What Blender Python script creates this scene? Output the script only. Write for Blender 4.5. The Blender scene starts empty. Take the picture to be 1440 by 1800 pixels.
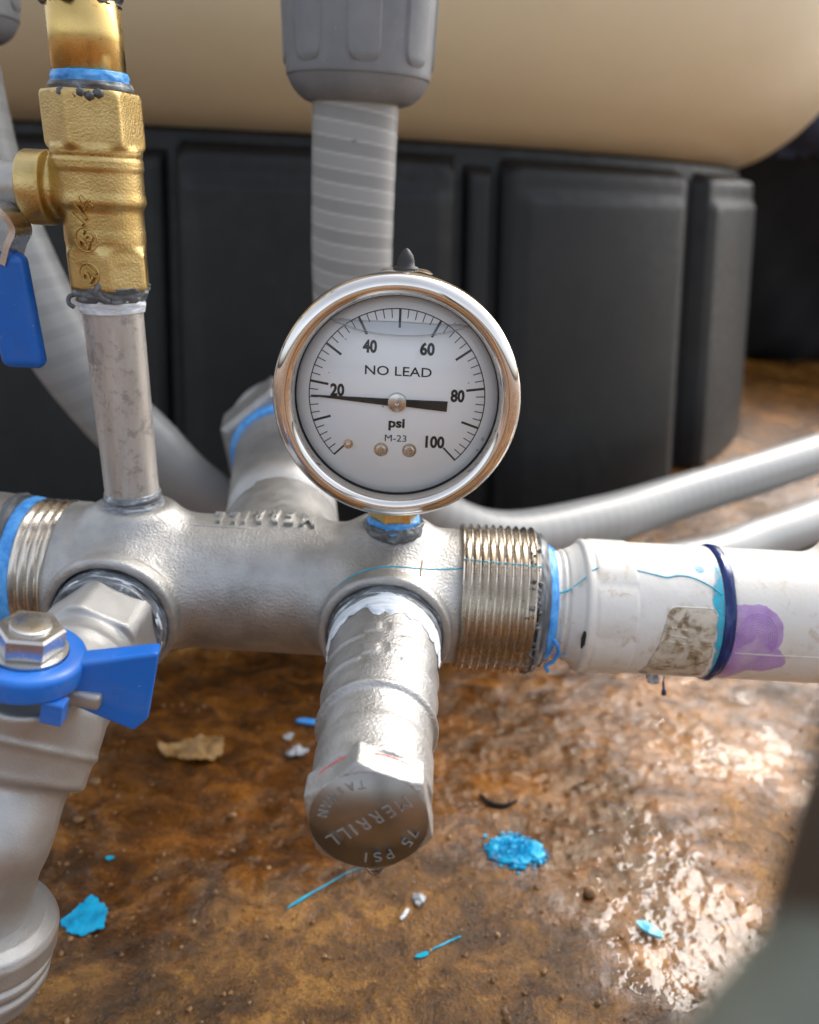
import bpy, bmesh, math, random
import numpy as np
from mathutils import Vector, Matrix
from mathutils.bvhtree import BVHTree
from math import sin, cos, pi, radians, atan2, sqrt, hypot

random.seed(4)
S = bpy.context.scene
COL = S.collection
MM = 0.001                                   # the scene is written in millimetres and stored in metres

# ------------------------------------------------------------------ camera
PITCH, ROLL = radians(22.0), radians(2.8)
cd = bpy.data.cameras.new("camera")
cam = bpy.data.objects.new("camera", cd)
COL.objects.link(cam)
fw = Vector((0, cos(PITCH), -sin(PITCH)))
r0 = Vector((1, 0, 0)); u0 = Vector((0, sin(PITCH), cos(PITCH)))
rt = r0 * cos(ROLL) + u0 * sin(ROLL)
up = -r0 * sin(ROLL) + u0 * cos(ROLL)
M = Matrix.Identity(4)
for i in range(3):
    M[i][0], M[i][1], M[i][2] = rt[i], up[i], -fw[i]
M[2][3] = 0.215
cam.matrix_world = M
cd.sensor_fit = 'HORIZONTAL'; cd.sensor_width = 36; cd.lens = 36
cd.clip_start = 0.005; cd.clip_end = 200
cd.dof.use_dof = True
cd.dof.focus_distance = 0.187
cd.dof.aperture_fstop = 15.0
S.camera = cam

# ------------------------------------------------------------------ sky and sun (bright overcast, sun side behind right)
SUN_AZ, SUN_EL = radians(33), radians(46)    # azimuth measured from +Y towards +X
w = bpy.data.worlds.new("World"); S.world = w; w.use_nodes = True
nt = w.node_tree; bg = nt.nodes['Background']
sky = nt.nodes.new('ShaderNodeTexSky'); sky.sky_type = 'NISHITA'; sky.sun_disc = False
sky.sun_elevation = SUN_EL; sky.sun_rotation = SUN_AZ
sky.air_density = 1.0; sky.dust_density = 6.0; sky.ozone_density = 1.0
hs = nt.nodes.new('ShaderNodeHueSaturation'); hs.inputs['Saturation'].default_value = 0.45
nt.links.new(sky.outputs[0], hs.inputs['Color']); nt.links.new(hs.outputs[0], bg.inputs['Color'])
bg.inputs['Strength'].default_value = 0.15
sd = bpy.data.lights.new("sun", 'SUN'); sd.energy = 0.6; sd.angle = radians(24); sd.color = (1, 0.975, 0.94)
sun = bpy.data.objects.new("sun", sd); COL.objects.link(sun)
sun.location = (0.5, 0.8, 1.5)
sdir = Vector((sin(SUN_AZ) * cos(SUN_EL), cos(SUN_AZ) * cos(SUN_EL), sin(SUN_EL)))
sun.rotation_euler = sdir.to_track_quat('Z', 'Y').to_euler()
S.view_settings.view_transform = 'Standard'; S.view_settings.look = 'None'
S.view_settings.exposure = 1.48; S.view_settings.gamma = 1
S.render.engine = 'CYCLES'
S.cycles.max_bounces = 8; S.cycles.transparent_max_bounces = 12
S.cycles.sample_clamp_indirect = 6

# ------------------------------------------------------------------ numpy helpers
def _hash(i, j, k, seed):
    n = (i * 374761393 + j * 668265263 + k * 2147483647 + seed * 1274126177).astype(np.int64) & 0xffffffff
    n = ((n ^ (n >> 13)) * 1274126177) & 0xffffffff
    n = (n ^ (n >> 16)) & 0xffff
    return n / 65535.0

def vnoise(x, y, z=0.0, seed=0):
    x, y, z = np.broadcast_arrays(np.asarray(x, float), np.asarray(y, float), np.asarray(z, float))
    i, j, k = np.floor(x).astype(np.int64), np.floor(y).astype(np.int64), np.floor(z).astype(np.int64)
    f, g, h = x - i, y - j, z - k
    f = f*f*(3-2*f); g = g*g*(3-2*g); h = h*h*(3-2*h)
    def c(a, b, d): return _hash(i+a, j+b, k+d, seed)
    x00 = c(0,0,0)*(1-f)+c(1,0,0)*f; x10 = c(0,1,0)*(1-f)+c(1,1,0)*f
    x01 = c(0,0,1)*(1-f)+c(1,0,1)*f; x11 = c(0,1,1)*(1-f)+c(1,1,1)*f
    return ((x00*(1-g)+x10*g)*(1-h)+(x01*(1-g)+x11*g)*h)*2-1

def fbm(x, y, z=0.0, octaves=4, seed=0):
    a, s, t = 1.0, 0.0, 0.0
    for o in range(octaves):
        q = 2.0**o
        s = s + a*vnoise(np.asarray(x)*q, np.asarray(y)*q, np.asarray(z)*q, seed+o*17); t += a; a *= 0.5
    return s/t

def sstep(a, b, x):
    t = np.clip((x-a)/(b-a), 0, 1); return t*t*(3-2*t)

# ------------------------------------------------------------------ object helpers
def root(name, label, cat, loc, rot=(0,0,0), group=None):
    o = bpy.data.objects.new(name, None); COL.objects.link(o)
    o.empty_display_size = 0.01
    o.location = Vector(loc)*MM; o.rotation_euler = rot
    o['label'] = label; o['category'] = cat
    if group: o['group'] = group
    o['L'] = list(loc)
    return o

def origin_of(p):
    L = np.zeros(3)
    while p is not None:
        if 'L' in p: L = L+np.array(p['L'])
        p = p.parent
    return L

def obj(name, V, Fc, mat, parent=None, smooth=True, sharp=None, local=False, at=None):
    """Link ONE mesh object. V in world millimetres (or in the parent's frame when local)."""
    V = np.asarray(V, float)
    o_at = np.array(at, float) if at is not None else None
    if not local:
        L = origin_of(parent)
        if parent is None and o_at is not None: L = o_at
        V = V-L
    me = bpy.data.meshes.new(name)
    me.from_pydata((V*MM).tolist(), [], Fc if isinstance(Fc, list) else Fc.tolist())
    me.update()
    if smooth:
        me.polygons.foreach_set('use_smooth', [True]*len(me.polygons))
        if sharp is not None: me.set_sharp_from_angle(angle=radians(sharp))
    if mat: me.materials.append(mat)
    o = bpy.data.objects.new(name, me); COL.objects.link(o)
    if parent is not None: o.parent = parent
    elif o_at is not None: o.location = Vector(o_at)*MM
    return o

def thing(o, label, cat, group=None):
    o['label'] = label; o['category'] = cat
    if group: o['group'] = group
    return o

def merge(*parts):
    V, Fc, n = [], [], 0
    for v, f in parts:
        V.append(np.asarray(v, float)); Fc += [[i+n for i in q] for q in f]; n += len(v)
    return np.concatenate(V), Fc

def basis(d):
    d = Vector(d).normalized()
    a = Vector((0,0,1)) if abs(d.z) < 0.9 else Vector((0,-1,0))
    x = a.cross(d).normalized(); y = d.cross(x)
    return np.array(d), np.array(x), np.array(y)

def resample(prof, step):
    out = [prof[0]]
    for (a, b), (c, d) in zip(prof, prof[1:]):
        n = max(1, int(math.ceil(hypot(c-a, d-b)/step)))
        out += [(a+(c-a)*k/n, b+(d-b)*k/n) for k in range(1, n+1)]
    return out

def revolve(prof, org, d, n=64, rfun=None, caps=(True, True), closed=False):
    """Surface of revolution; prof = [(t along axis, radius)], rfun(t, theta) -> added radius."""
    d, x, y = basis(d); org = np.array(org, float)
    t = np.array([p[0] for p in prof])[:, None]; r = np.array([p[1] for p in prof])[:, None]
    th = np.linspace(0, 2*pi, n, endpoint=False)[None, :]
    rr = r+(rfun(t+0*th, th+0*t) if rfun else 0*th)
    P = org+t[..., None]*d+(rr*np.cos(th))[..., None]*x+(rr*np.sin(th))[..., None]*y
    m = len(prof)
    V = P.reshape(-1, 3); Fc = []
    for i in range(m-1 if not closed else m):
        i2 = (i+1) % m
        for j in range(n):
            k = (j+1) % n
            Fc.append([i*n+j, i*n+k, i2*n+k, i2*n+j])
    if caps[0] and not closed: Fc.append(list(range(n))[::-1])
    if caps[1] and not closed: Fc.append([(m-1)*n+j for j in range(n)])
    return V, Fc

def prism(poly, org, d, t0, t1, ch=0.0):
    """Extruded polygon (2-D points in the basis of d) with a small chamfer."""
    d, x, y = basis(d); org = np.array(org, float)
    p = np.array(poly, float); c = p.mean(0)
    def ring(s, t): q = c+(p-c)*s; return org+t*d+q[:, :1]*x+q[:, 1:]*y
    R = np.abs(p-c).max()
    s = 1-ch/R
    rings = [ring(s, t0), ring(1, t0+ch), ring(1, t1-ch), ring(s, t1)] if ch > 0 else [ring(1, t0), ring(1, t1)]
    n = len(p); V = np.concatenate(rings); Fc = []
    for i in range(len(rings)-1):
        for j in range(n):
            k = (j+1) % n; Fc.append([i*n+j, i*n+k, (i+1)*n+k, (i+1)*n+j])
    Fc.append(list(range(n))[::-1]); Fc.append([(len(rings)-1)*n+j for j in range(n)])
    return V, Fc

def hexpts(R, rot=0.0, n=6): return [(R*cos(rot+2*pi*k/n), R*sin(rot+2*pi*k/n)) for k in range(n)]

def catmull(pts, per=12):
    P = [np.array(p, float) for p in pts]
    P = [2*P[0]-P[1]]+P+[2*P[-1]-P[-2]]
    out = []
    for i in range(1, len(P)-2):
        a, b, c, d = P[i-1:i+3]
        for k in range(per):
            t = k/per
            out.append(0.5*((2*b)+(-a+c)*t+(2*a-5*b+4*c-d)*t*t+(-a+3*b-3*c+d)*t**3))
    out.append(P[-2]); return np.array(out)

def tube(path, rad, n=24, rfun=None, caps=True):
    path = np.asarray(path, float); m = len(path)
    rad = np.full(m, rad) if np.isscalar(rad) else np.asarray(rad)
    T = np.gradient(path, axis=0); T /= np.linalg.norm(T, axis=1)[:, None]
    s = np.concatenate([[0], np.cumsum(np.linalg.norm(np.diff(path, axis=0), axis=1))])
    _, x, y = basis(T[0]); V = []; th = np.linspace(0, 2*pi, n, endpoint=False)
    for i in range(m):
        x = x-T[i]*(x@T[i]); x /= np.linalg.norm(x); y = np.cross(T[i], x)
        r = rad[i]+(rfun(s[i], th) if rfun else 0)
        V.append(path[i]+(r*np.cos(th))[:, None]*x+(r*np.sin(th))[:, None]*y)
    V = np.concatenate(V); Fc = []
    for i in range(m-1):
        for j in range(n):
            k = (j+1) % n; Fc.append([i*n+j, i*n+k, (i+1)*n+k, (i+1)*n+j])
    if caps: Fc.append(list(range(n))[::-1]); Fc.append([(m-1)*n+j for j in range(n)])
    return V, Fc, s

# ---- signed distance fields turned into meshes (surface nets) for the castings
def sdf_mesh(f, lo, hi, h):
    ax = [np.arange(a, b+h, h) for a, b in zip(lo, hi)]
    X, Y, Z = np.meshgrid(*ax, indexing='ij', sparse=True)
    v = np.ascontiguousarray(np.broadcast_to(f(X, Y, Z), tuple(len(a) for a in ax)))
    neg = v < 0
    def sl(a, dx, dy, dz): return a[dx:a.shape[0]-1+dx, dy:a.shape[1]-1+dy, dz:a.shape[2]-1+dz]
    cs = [(i, j, k) for i in (0,1) for j in (0,1) for k in (0,1)]
    cnt = sum(sl(neg, *c).astype(np.int8) for c in cs)
    act = (cnt > 0) & (cnt < 8)
    I = np.argwhere(act); idx = -np.ones(act.shape, np.int64); idx[act] = np.arange(len(I))
    acc = np.zeros((len(I), 3)); num = np.zeros(len(I))
    for a in cs:
        for d in range(3):
            if a[d]: continue
            b = list(a); b[d] = 1
            va = v[I[:,0]+a[0], I[:,1]+a[1], I[:,2]+a[2]]; vb = v[I[:,0]+b[0], I[:,1]+b[1], I[:,2]+b[2]]
            cr = (va < 0) != (vb < 0)
            t = np.where(cr, va/np.where(va == vb, 1, va-vb), 0)
            p = np.tile(np.array(a, float), (len(I), 1)); p[:, d] = t
            acc[cr] += p[cr]; num[cr] += 1
    P = (I+acc/num[:, None])*h+np.array([a[0] for a in ax])
    Q = []
    for d in range(3):
        e1, e2 = (d+1) % 3, (d+2) % 3
        s0 = [slice(None)]*3; s1 = [slice(None)]*3
        s0[d] = slice(0, -1); s1[d] = slice(1, None)
        A, B = neg[tuple(s0)], neg[tuple(s1)]
        E = np.argwhere(A != B)
        E = E[(E[:, e1] > 0) & (E[:, e2] > 0) & (E[:, e1] < v.shape[e1]-1) & (E[:, e2] < v.shape[e2]-1)]
        flip = A[E[:,0], E[:,1], E[:,2]]
        def g(o1, o2):
            q = E.copy(); q[:, e1] += o1; q[:, e2] += o2; return idx[q[:,0], q[:,1], q[:,2]]
        q = np.stack([g(-1,-1), g(0,-1), g(0,0), g(-1,0)], 1)
        q[~flip] = q[~flip][:, ::-1]; Q.append(q)
    Q = np.concatenate(Q)
    e = 0.04
    for _ in range(3):
        x, y, z = P.T
        f0 = f(x, y, z)
        g = np.stack([f(x+e,y,z)-f(x-e,y,z), f(x,y+e,z)-f(x,y-e,z), f(x,y,z+e)-f(x,y,z-e)], 1)/(2*e)
        stp = f0[:, None]*g/np.maximum((g*g).sum(1), 0.2)[:, None]
        L = np.linalg.norm(stp, axis=1); stp *= np.minimum(1, 0.6*h/np.maximum(L, 1e-9))[:, None]
        P = P-stp
    return P, Q

def smin(a, b, k):
    h = np.clip(0.5+0.5*(b-a)/k, 0, 1); return b+(a-b)*h-k*h*(1-h)
def smax(a, b, k): return -smin(-a, -b, k)
def dcyl(rad, u, a, b, R, e=0.0):
    """Capped cylinder: rad = radial distance, u = axial coordinate, e = edge rounding."""
    dx = rad-(R-e); dy = np.abs(u-(a+b)/2)-((b-a)/2-e)
    return np.minimum(np.maximum(dx, dy), 0)+np.sqrt(np.maximum(dx, 0)**2+np.maximum(dy, 0)**2)-e
def dhex(p, q, r, rot=0.0, n=6):
    a = np.arctan2(q, p)-rot; rr = np.sqrt(p*p+q*q); s = 2*pi/n
    a = (a+s/2) % s-s/2
    return rr*np.cos(np.abs(a)-s/2 if False else a)-r      # r = inradius, flat centre at angle rot
def dbox(x, y, z, c, hsz, e=0.0):
    a = np.abs(x-c[0])-(hsz[0]-e); b = np.abs(y-c[1])-(hsz[1]-e); d = np.abs(z-c[2])-(hsz[2]-e)
    return np.minimum(np.maximum(a, np.maximum(b, d)), 0)+np.sqrt(np.maximum(a,0)**2+np.maximum(b,0)**2+np.maximum(d,0)**2)-e

# ---- lettering
def text_mesh(s, wd, ht, depth, bold=0.0, bevel=0.0, spacing=1.0, res=3):
    cu = bpy.data.curves.new("lettering", 'FONT'); cu.body = s; cu.size = 1
    cu.align_x = 'CENTER'; cu.resolution_u = res; cu.offset = bold; cu.space_character = spacing
    cu.extrude = 0.05; cu.bevel_depth = bevel; cu.bevel_resolution = 1
    o = bpy.data.objects.new("lettering", cu); COL.objects.link(o)
    dg = bpy.context.evaluated_depsgraph_get()
    me = bpy.data.meshes.new_from_object(o.evaluated_get(dg))
    V = np.array([v.co[:] for v in me.vertices]); Fc = [list(p.vertices) for p in me.polygons]
    bpy.data.objects.remove(o); bpy.data.meshes.remove(me); bpy.data.curves.remove(cu)
    lo, hi = V.min(0), V.max(0)
    sc = np.array([wd/(hi[0]-lo[0]), ht/(hi[1]-lo[1]), depth/(hi[2]-lo[2])])
    if wd is None: sc[0] = sc[1]
    V = (V-(lo+hi)/2)*sc; V[:, 2] += depth/2
    return V, Fc
def rot2(V, a):
    c, s = cos(a), sin(a); W = V.copy(); W[:,0] = V[:,0]*c-V[:,1]*s; W[:,1] = V[:,0]*s+V[:,1]*c; return W

# ------------------------------------------------------------------ materials
def new_mat(name):
    m = bpy.data.materials.new(name); m.use_nodes = True
    nt = m.node_tree; b = nt.nodes['Principled BSDF']
    return m, nt, b, nt.links.new
def tex(nt, scale, detail=4, rough=0.55, mapping=None, dist=0.0):
    tc = nt.nodes.new('ShaderNodeTexCoord'); n = nt.nodes.new('ShaderNodeTexNoise')
    n.inputs['Scale'].default_value = scale; n.inputs['Detail'].default_value = detail
    n.inputs['Roughness'].default_value = rough; n.inputs['Distortion'].default_value = dist
    if mapping:
        mp = nt.nodes.new('ShaderNodeMapping'); mp.inputs['Scale'].default_value = mapping
        nt.links.new(tc.outputs['Object'], mp.inputs['Vector']); nt.links.new(mp.outputs[0], n.inputs['Vector'])
    else: nt.links.new(tc.outputs['Object'], n.inputs['Vector'])
    return n.outputs['Fac']
def ramp(nt, fac, stops, interp='LINEAR'):
    r = nt.nodes.new('ShaderNodeValToRGB'); r.color_ramp.interpolation = interp
    el = r.color_ramp.elements
    while len(el) < len(stops): el.new(0.5)
    for e, (p, c) in zip(el, stops):
        e.position = p; e.color = (*c, 1) if not np.isscalar(c) else (c, c, c, 1)
    nt.links.new(fac, r.inputs[0]); return r.outputs[0]
def bump(nt, hgt, dist, strength=1.0, prev=None):
    b = nt.nodes.new('ShaderNodeBump'); b.inputs['Distance'].default_value = dist; b.inputs['Strength'].default_value = strength
    nt.links.new(hgt, b.inputs['Height'])
    if prev: nt.links.new(prev, b.inputs['Normal'])
    return b.outputs[0]
def mixc(nt, fac, a, b):
    m = nt.nodes.new('ShaderNodeMix'); m.data_type = 'RGBA'
    for sock, v in ((m.inputs[0], fac), (m.inputs[6], a), (m.inputs[7], b)):
        if isinstance(v, tuple): sock.default_value = (*v, 1)
        elif np.isscalar(v): sock.default_value = v
        else: nt.links.new(v, sock)
    return m.outputs[2]

def metal(name, c1, c2, rough, bscale=None, bdist=0.0, r2=None, spots=None, metallic=1.0, mapping=None):
    m, nt, b, ln = new_mat(name)
    b.inputs['Metallic'].default_value = metallic
    n = tex(nt, 90, 5, 0.6, mapping)
    ln(ramp(nt, n, [(0.35, c1), (0.65, c2)]), b.inputs['Base Color'])
    n2 = tex(nt, 260, 3, 0.6)
    ln(ramp(nt, n2, [(0.3, rough), (0.7, r2 if r2 is not None else rough+0.1)]), b.inputs['Roughness'])
    if bscale:
        ln(bump(nt, tex(nt, bscale, 3, 0.55), bdist), b.inputs['Normal'])
    if spots:
        s = ramp(nt, tex(nt, 420 if name != 'drawn_steel' else 210, 5, 0.75), [(0.62 if name != 'drawn_steel' else 0.53, 0.0), (0.7 if name != 'drawn_steel' else 0.62, 0.5)])
        ln(mixc(nt, s, b.inputs['Base Color'].links[0].from_socket, spots), b.inputs['Base Color'])
    return m

M_cast = metal('cast_stainless', (0.33,0.325,0.31), (0.46,0.455,0.44), 0.42, 1400, 0.00024, 0.56, metallic=0.86)
M_castf = metal('bead_blasted_stainless', (0.40,0.395,0.38), (0.47,0.465,0.45), 0.42, 2200, 0.00008, 0.54, metallic=0.75)
M_mach = metal('machined_stainless', (0.52,0.47,0.40), (0.64,0.59,0.52), 0.2, None, 0, 0.32, spots=(0.16,0.10,0.05))
M_chrome = metal('polished_stainless', (0.70,0.665,0.62), (0.78,0.745,0.70), 0.05, None, 0, 0.11)
M_face = metal('turned_stainless', (0.27,0.255,0.235), (0.33,0.315,0.295), 0.3, None, 0, 0.38)
M_galv = metal('galvanised_steel', (0.33,0.32,0.30), (0.46,0.44,0.41), 0.42, 700, 0.00009, 0.6, spots=(0.14,0.13,0.12))
M_pipe = metal('drawn_steel', (0.42,0.40,0.37), (0.60,0.575,0.54), 0.38, 900, 0.00006, 0.55, spots=(0.20,0.19,0.20), mapping=(1.6,1.6,0.25), metallic=0.7)
M_brass = metal('cast_brass', (0.45,0.31,0.11), (0.60,0.45,0.20), 0.27, 1700, 0.00011, 0.42, spots=(0.22,0.15,0.06))
M_brassm = metal('machined_brass', (0.60,0.41,0.14), (0.70,0.50,0.20), 0.2, None, 0, 0.34, spots=(0.20,0.12,0.04))
M_steel = metal('plated_steel', (0.55,0.54,0.52), (0.62,0.61,0.59), 0.22)

def plastic(name, c1, c2, rough, scale=60, bscale=None, bdist=0.0, spec=0.5, dust=0.0):
    m, nt, b, ln = new_mat(name)
    ln(ramp(nt, tex(nt, scale, 5, 0.6), [(0.3, c1), (0.7, c2)]), b.inputs['Base Color'])
    ln(ramp(nt, tex(nt, 150, 4), [(0.3, rough), (0.7, min(1, rough+0.15))]), b.inputs['Roughness'])
    b.inputs['Specular IOR Level'].default_value = spec
    if bscale: ln(bump(nt, tex(nt, bscale, 4), bdist), b.inputs['Normal'])
    if dust:
        sp = ramp(nt, tex(nt, 520, 5, 0.7), [(0.655, 0.0), (0.70, dust)])
        sm = ramp(nt, tex(nt, 45, 6, 0.7, dist=0.7), [(0.50, 0.0), (0.72, dust*0.45)])
        c0 = b.inputs['Base Color'].links[0].from_socket
        ln(mixc(nt, sp, mixc(nt, sm, c0, (0.36, 0.34, 0.31)), (0.62, 0.60, 0.56)), b.inputs['Base Color'])
    return m
M_blue = plastic('blue_vinyl', (0.002,0.10,0.42), (0.003,0.12,0.50), 0.28, 80, 900, 0.00004, dust=0.35)
M_blue2 = plastic('blue_moulded_plastic', (0.002,0.12,0.50), (0.003,0.145,0.58), 0.32, 80, 1400, 0.00002, dust=0.3)
M_nut = plastic('grey_pvc_nut', (0.15,0.165,0.18), (0.21,0.225,0.24), 0.36, 70, 500, 0.00004, dust=0.3)
M_tan = plastic('tan_tank', (0.76,0.68,0.46), (0.81,0.73,0.51), 0.34, 7, dust=0.12)
M_black = plastic('black_moulded_base', (0.0065,0.0075,0.008), (0.012,0.0135,0.014), 0.38, 25, 900, 0.00005, spec=0.32, dust=0.03)
M_blk = plastic('black_paint', (0.008,0.008,0.008), (0.012,0.012,0.012), 0.45)
M_rub = plastic('black_rubber', (0.012,0.012,0.012), (0.02,0.02,0.02), 0.5, 300)
M_dial = plastic('white_dial', (0.84,0.86,0.875), (0.85,0.87,0.885), 0.45, 20)
M_navy = plastic('navy_fabric', (0.04,0.052,0.10), (0.055,0.07,0.13), 0.9, 20)
M_dark = plastic('dark_fabric', (0.004,0.004,0.005), (0.008,0.007,0.007), 0.95, 20)
M_brown = plastic('dark_brown_wood', (0.05,0.034,0.02), (0.075,0.052,0.032), 0.55, 200)
M_olive = plastic('olive_grey_plastic', (0.11,0.12,0.09), (0.15,0.16,0.125), 0.4, 100)
M_red = plastic('red_paint', (0.55,0.03,0.03), (0.65,0.08,0.06), 0.5)

def m_pvc():
    m, nt, b, ln = new_mat('white_pvc')
    base = ramp(nt, tex(nt, 55, 6, 0.65), [(0.32, (0.64,0.61,0.54)), (0.52, (0.66,0.645,0.605)), (0.75, (0.70,0.69,0.66))])
    dirt = ramp(nt, tex(nt, 190, 6, 0.7, dist=0.6), [(0.54, 0.0), (0.68, 1.0)])
    ln(mixc(nt, dirt, base, (0.52,0.45,0.35)), b.inputs['Base Color'])
    ln(ramp(nt, tex(nt, 400, 4), [(0.3, 0.26), (0.7, 0.5)]), b.inputs['Roughness'])
    ln(bump(nt, tex(nt, 800, 4), 0.00006), b.inputs['Normal'])
    return m
M_pvc = m_pvc()
def m_dirty():
    m, nt, b, ln = new_mat('dirty_pvc')
    n = tex(nt, 170, 7, 0.72, dist=0.8)
    ln(ramp(nt, n, [(0.32, (0.09,0.055,0.03)), (0.42, (0.30,0.22,0.13)), (0.51, (0.60,0.54,0.43)), (0.8, (0.70,0.66,0.57))]), b.inputs['Base Color'])
    b.inputs['Roughness'].default_value = 0.5
    ln(bump(nt, n, 0.0001), b.inputs['Normal'])
    return m
M_dirty = m_dirty()
def m_hose():
    m, nt, b, ln = new_mat('grey_conduit')
    at = nt.nodes.new('ShaderNodeAttribute'); at.attribute_name = 'coil'
    n = tex(nt, 240, 4, 0.6)
    base = ramp(nt, at.outputs['Fac'], [(0.0, (0.245,0.253,0.25)), (0.46, (0.258,0.266,0.263)), (0.54, (0.285,0.293,0.29)), (1.0, (0.30,0.308,0.305))])
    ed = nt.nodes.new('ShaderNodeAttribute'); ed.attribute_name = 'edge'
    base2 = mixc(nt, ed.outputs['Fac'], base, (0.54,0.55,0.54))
    sp = ramp(nt, n, [(0.68, 0.0), (0.74, 0.75)])
    ln(mixc(nt, sp, base2, (0.16,0.16,0.16)), b.inputs['Base Color'])
    b.inputs['Roughness'].default_value = 0.36
    return m
M_hose = m_hose()
def m_dope(name, stops, mapping, rough=0.33):
    m, nt, b, ln = new_mat(name)
    n = tex(nt, 160, 6, 0.65, mapping, dist=0.4)
    ln(ramp(nt, n, stops), b.inputs['Base Color'])
    b.inputs['Roughness'].default_value = rough
    ln(bump(nt, n, 0.00025), b.inputs['Normal'])
    return m
GREY = [(0.30,(0.05,0.055,0.06)), (0.45,(0.13,0.14,0.15)), (0.56,(0.22,0.24,0.26)), (0.63,(0.55,0.60,0.64)), (0.8,(0.70,0.75,0.79))]
DARK = [(0.30,(0.035,0.038,0.042)), (0.5,(0.09,0.098,0.105)), (0.64,(0.18,0.20,0.21)), (0.74,(0.42,0.46,0.49))]
M_dopez = m_dope('grey_sealant_on_riser', GREY, (0.8,0.8,4.5))
M_dopey = m_dope('grey_sealant_on_port', GREY, (0.8,4.5,0.8))
M_dopex = m_dope('grey_sealant_on_collar', DARK, (4.5,0.8,0.8))
M_doped = m_dope('dark_grey_sealant', DARK, (1.2,1.2,2.5))
M_tapew = m_dope('white_sealing_tape', [(0.3,(0.42,0.48,0.53)), (0.5,(0.66,0.72,0.77)), (0.7,(0.76,0.80,0.83))], (0.8,5.0,0.8), 0.5)
M_tapewz = m_dope('white_sealing_tape_on_riser', [(0.3,(0.40,0.46,0.50)), (0.5,(0.66,0.72,0.77)), (0.7,(0.76,0.80,0.83))], (0.8,0.8,5.0), 0.5)
M_tapeb = m_dope('blue_sealing_paste', [(0.3,(0.02,0.16,0.50)), (0.5,(0.06,0.33,0.80)), (0.72,(0.16,0.48,0.90))], (1.5,1.5,1.5), 0.4)
M_primer = m_dope('dark_blue_pipe_cement', [(0.3,(0.002,0.010,0.06)), (0.55,(0.004,0.024,0.13)), (0.75,(0.02,0.10,0.28))], (2,1,1), 0.12)
M_teal = m_dope('teal_pipe_cement', [(0.3,(0.0,0.24,0.40)), (0.55,(0.0,0.40,0.58)), (0.75,(0.05,0.55,0.70))], (1,1,1), 0.3)
M_cyan = m_dope('blue_cement_flake', [(0.27,(0.10,0.07,0.04)), (0.36,(0.0,0.20,0.40)), (0.52,(0.0,0.38,0.66)), (0.75,(0.02,0.48,0.76))], (1.1,1.1,1.1), 0.42)
M_purple = m_dope('purple_primer_stain', [(0.3,(0.33,0.16,0.46)), (0.5,(0.46,0.25,0.62)), (0.7,(0.58,0.38,0.70))], (1,1,1), 0.35)
M_leaf = m_dope('dry_leaf', [(0.3,(0.10,0.05,0.015)), (0.5,(0.34,0.19,0.06)), (0.7,(0.50,0.32,0.13))], (0.6,0.6,0.6), 0.5)
M_scrap = m_dope('pale_grey_scrap', [(0.3,(0.18,0.19,0.20)), (0.55,(0.45,0.48,0.51)), (0.75,(0.68,0.70,0.72))], (1.5,1.5,1.5), 0.4)

def m_clear(name, tint=(1,1,1), rough=0.02, ior=1.45, bscale=None, bdist=0.0):
    m, nt, b, ln = new_mat(name)
    nt.nodes.remove(b); out = nt.nodes['Material Output']
    t = nt.nodes.new('ShaderNodeBsdfTransparent'); t.inputs[0].default_value = (*tint, 1)
    g = nt.nodes.new('ShaderNodeBsdfGlossy'); g.inputs['Roughness'].default_value = rough
    fr = nt.nodes.new('ShaderNodeLayerWeight'); fr.inputs['Blend'].default_value = 0.5      # Schlick: the same from both sides of the thin sheet
    pw = nt.nodes.new('ShaderNodeMath'); pw.operation = 'POWER'; pw.inputs[1].default_value = 5
    ma = nt.nodes.new('ShaderNodeMath'); ma.operation = 'MULTIPLY_ADD'
    f0 = ((ior-1)/(ior+1))**2; ma.inputs[1].default_value = 1-f0; ma.inputs[2].default_value = f0
    ln(fr.outputs['Facing'], pw.inputs[0]); ln(pw.outputs[0], ma.inputs[0])
    mx = nt.nodes.new('ShaderNodeMixShader')
    ln(ma.outputs[0], mx.inputs[0]); ln(t.outputs[0], mx.inputs[1]); ln(g.outputs[0], mx.inputs[2]); ln(mx.outputs[0], out.inputs[0])
    if bscale:
        n = bump(nt, tex(nt, bscale, 3, 0.5), bdist); ln(n, g.inputs['Normal']); ln(n, fr.inputs['Normal'])
    return m
M_glass = m_clear('gauge_glass', (0.97,0.98,0.98), 0.01)
M_liq = m_clear('gauge_liquid', (0.84,0.855,0.87), 0.03, 1.8)
M_water = m_clear('shallow_water', (0.93,0.88,0.80), 0.03, 1.33, 150, 0.0008)
m, nt, b, ln = new_mat('water_bead'); b.inputs['Transmission Weight'].default_value = 1; b.inputs['IOR'].default_value = 1.33; b.inputs['Roughness'].default_value = 0.02
M_bead = m

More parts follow.
